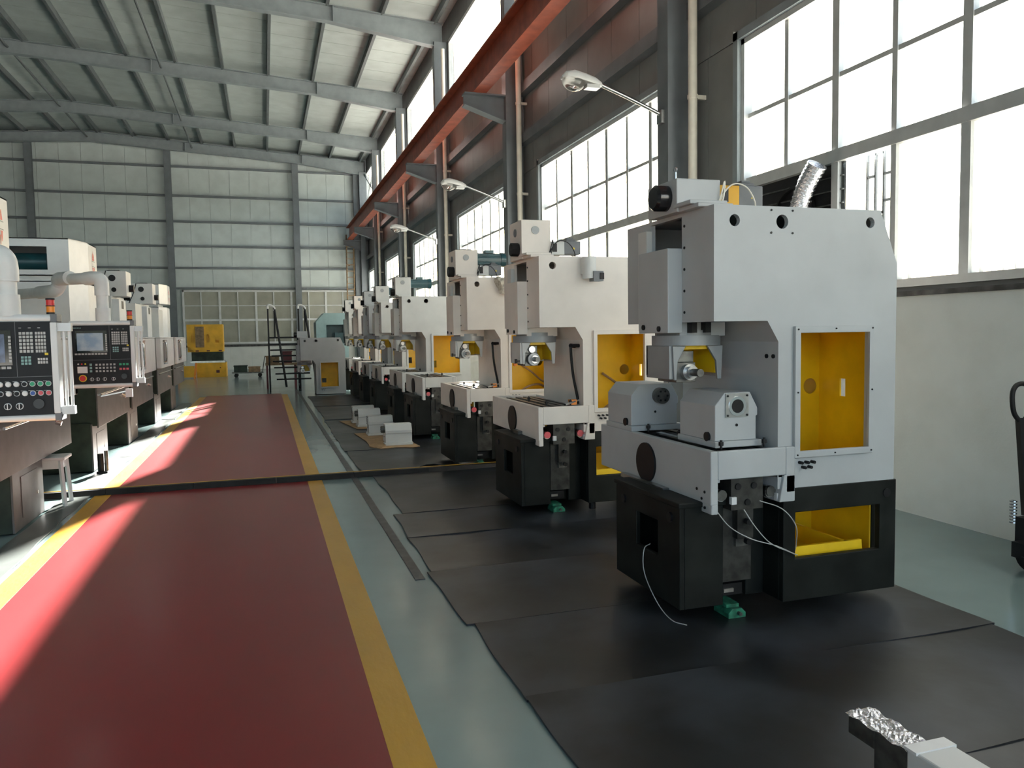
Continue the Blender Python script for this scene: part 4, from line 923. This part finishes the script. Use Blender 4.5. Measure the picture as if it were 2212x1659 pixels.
# ================================================================ far end of the hall
ym = thing('yellow_casting', 'yellow machine casting standing by the far window', 'machine', (-2.2, 34.6, 0))
b = MB().plate([(-2.99,2.15),(-1.62,2.15),(-1.62,1.03),(-2.72,1.03),(-2.99,1.30)], [rect(-2.84,-2.72,1.40,1.73), rect(-2.26,-2.15,1.41,1.74), rect(-1.92,-1.77,1.40,1.52)], 'y', 34.2, 34.23)
b.box(-2.99,-1.62,34.3,35.2,1.03,2.15); b.build('upper_casting', 'yellow_box', ym)
MB().box(-2.67,-2.34,34.17,34.2,1.22,2.06).build('cover_plate', 'wood', ym)
MB().box(-2.85,-1.66,34.3,35.2,.62,1.03).build('waist', 'green_base', ym)
MB().box(-2.9,-1.58,34.2,35.2,.585,.66).build('ledge', 'steel', ym)
MB().box(-2.66,-1.53,34.15,35.2,.0,.585).build('lower_casting', 'yellow_box', ym)
for (x0,x1,z0,z1) in ((-1.92,-1.79,.17,.28),(-1.78,-1.74,.36,.40)): MB().box(x0,x1,34.14,34.16,z0,z1).build('port', 'maroon', ym)
for x in (-2.62,-2.2,-1.74): MB().box(x-.06,x+.06,34.19,34.21,1.05,1.10).build('port', 'maroon', ym)
pz = thing('pallet_box', 'yellow steel crate on the floor before the yellow casting', 'crate', (-2.95, 33.6, 0))
MB().box(-3.3,-2.68,33.3,33.9,.05,.12).box(-3.3,-2.68,33.3,33.33,.12,.5).box(-3.3,-3.27,33.3,33.9,.12,.55).build('tub', 'yellow_box', pz)
MB().bar((-2.70,33.32,.0),(-2.62,33.32,.62),.05).bar((-3.28,33.32,0),(-3.28,33.32,.6),.05).bar((-2.70,33.88,0),(-2.64,33.88,.6),.05).bar((-3.28,33.88,0),(-3.28,33.88,.6),.05).build('post', 'amber', pz)
ct = thing('platform_cart', 'low platform cart with two boxes near the far wall', 'cart', (-.7, 33.3, 0))
MB().box(-1.28,-.08,33.0,33.6,.16,.20).build('deck', 'dark_steel', ct)
for x in (-1.12,-.22):
    for y in (33.05,33.55): MB().cyl((x,y-.03,.08),(x,y+.03,.08),.08,16).build('wheel', 'rubber', ct, smooth=True)
for x in (-1.12,-.22): MB().bar((x,33.05,.085),(x,33.55,.085),.03).box(x-.03,x+.03,33.2,33.4,.08,.17).build('axle', 'dark_steel', ct)
MB().tube([(-.12,33.05,.2),(-.03,33.05,.72),(.0,33.1,.82),(.0,33.5,.82),(-.03,33.55,.72),(-.12,33.55,.2)], .018, 8).build('push_handle', 'dark_steel', ct, smooth=True)
tag(MB().box(-1.20,-.70,33.08,33.5,.20,.46).box(-1.22,-.68,33.06,33.52,.44,.48).build('tool_box', 'green_base', bevel=.01), 'dark green box on the left half of the cart', 'box', 'boxes on the platform cart')
tag(MB().box(-.65,-.20,33.08,33.5,.20,.40).box(-.66,-.19,33.07,33.51,.385,.42).build('tool_box', 'wood', bevel=.01), 'brown box on the right half of the cart', 'box', 'boxes on the platform cart')
# rolling stair
sr = thing('rolling_stair', 'black steel rolling stair with white-topped handrails', 'stairs', (.55, 24.4, 0))
for x in (.12, .98):
    MB().bar((x,24.05,.10),(x,24.05,2.45),.045).bar((x,24.95,.10),(x,24.95,1.6),.045).bar((x,24.05,.14),(x,24.95,.14),.04).bar((x,24.05,1.58),(x,24.95,1.58),.05).build('side_frame', 'black', sr)
    MB().bar((x+.18,24.05,2.45),(x+.45,23.6,.14),.045).bar((x+.18,24.05,2.45),(x+.18,24.05,1.58),.04).build('stringer', 'black', sr)
    MB().tube([(x,24.05,2.42),(x,24.05,2.50),(x+.06,24.05,2.53),(x+.18,24.05,2.46),(x+.18,24.05,2.36)], .032, 8).build('grip', 'white', sr, smooth=True)
for k, z in enumerate((1.38,1.21,1.04,.88,.70,.52,.36)):
    MB().box(.12+.03*k,1.10+.03*k,24.0-.05*k,24.16-.05*k,z-.02,z+.02).build('tread', 'black', sr)
MB().box(.10,1.0,24.05,24.95,1.55,1.60).build('platform', 'black', sr)
for x in (.12,.98):
    for y in (24.05,24.95): MB().cyl((x-.02,y,.05),(x+.02,y,.05),.05,12).bar((x,y,.06),(x,y,.14),.03).build('castor', 'rubber', sr)
bn = thing('work_bench', 'low dark bench with clutter beside the rolling stair', 'bench', (.45, 25.6, 0))
MB().box(.0,.95,25.3,25.9,.72,.78).build('bench_top', 'wood', bn)
for x in (.05,.9):
    for y in (25.35,25.85): MB().box(x-.03,x+.03,y-.03,y+.03,0,.72).build('leg', 'maroon', bn)
tag(MB().box(.52,.80,25.4,25.7,.78,1.14).box(.50,.82,25.38,25.72,1.12,1.15).build('tool_cabinet', 'maroon', bevel=.008), 'dark red box standing on the bench', 'box')
tag(MB().box(.02,.42,25.4,25.8,.78,1.0).box(.0,.44,25.38,25.82,.98,1.01).build('storage_box', 'wood', bevel=.008), 'brown box standing on the bench beside the dark red one', 'box')
# teal grey enclosure
te = thing('enclosed_machine', 'teal grey enclosed machine behind the floor-standing column', 'machine', (2.3, 26.5, 0))
b = MB().plate([(1.60,0),(2.62,0),(2.62,2.34),(1.86,2.34),(1.60,2.05)], [rect(1.92,2.54,1.35,1.96)], 'y', 26.0, 26.03)
for (p, q) in zip([(1.60,0),(1.60,2.05),(1.86,2.34),(2.62,2.34)], [(1.60,2.05),(1.86,2.34),(2.62,2.34),(2.62,0)]): b.quad((p[0],26.03,p[1]),(q[0],26.03,q[1]),(q[0],27.2,q[1]),(p[0],27.2,p[1]))
b.plate([(1.60,0),(2.62,0),(2.62,2.34),(1.86,2.34),(1.60,2.05)], [], 'y', 27.18, 27.2)
b.build('enclosure', 'teal_box', te)
MB().box(1.92,2.5,26.5,26.52,1.2,2.0).box(2.2,2.5,26.2,26.4,1.2,1.7).build('inner_works', 'teal_motor', te)
MB().plate(rect(1.88,2.58,1.31,2.0), [rect(1.92,2.54,1.35,1.96)], 'y', 25.985, 26.0).build('opening_rim', 'teal_box', te)
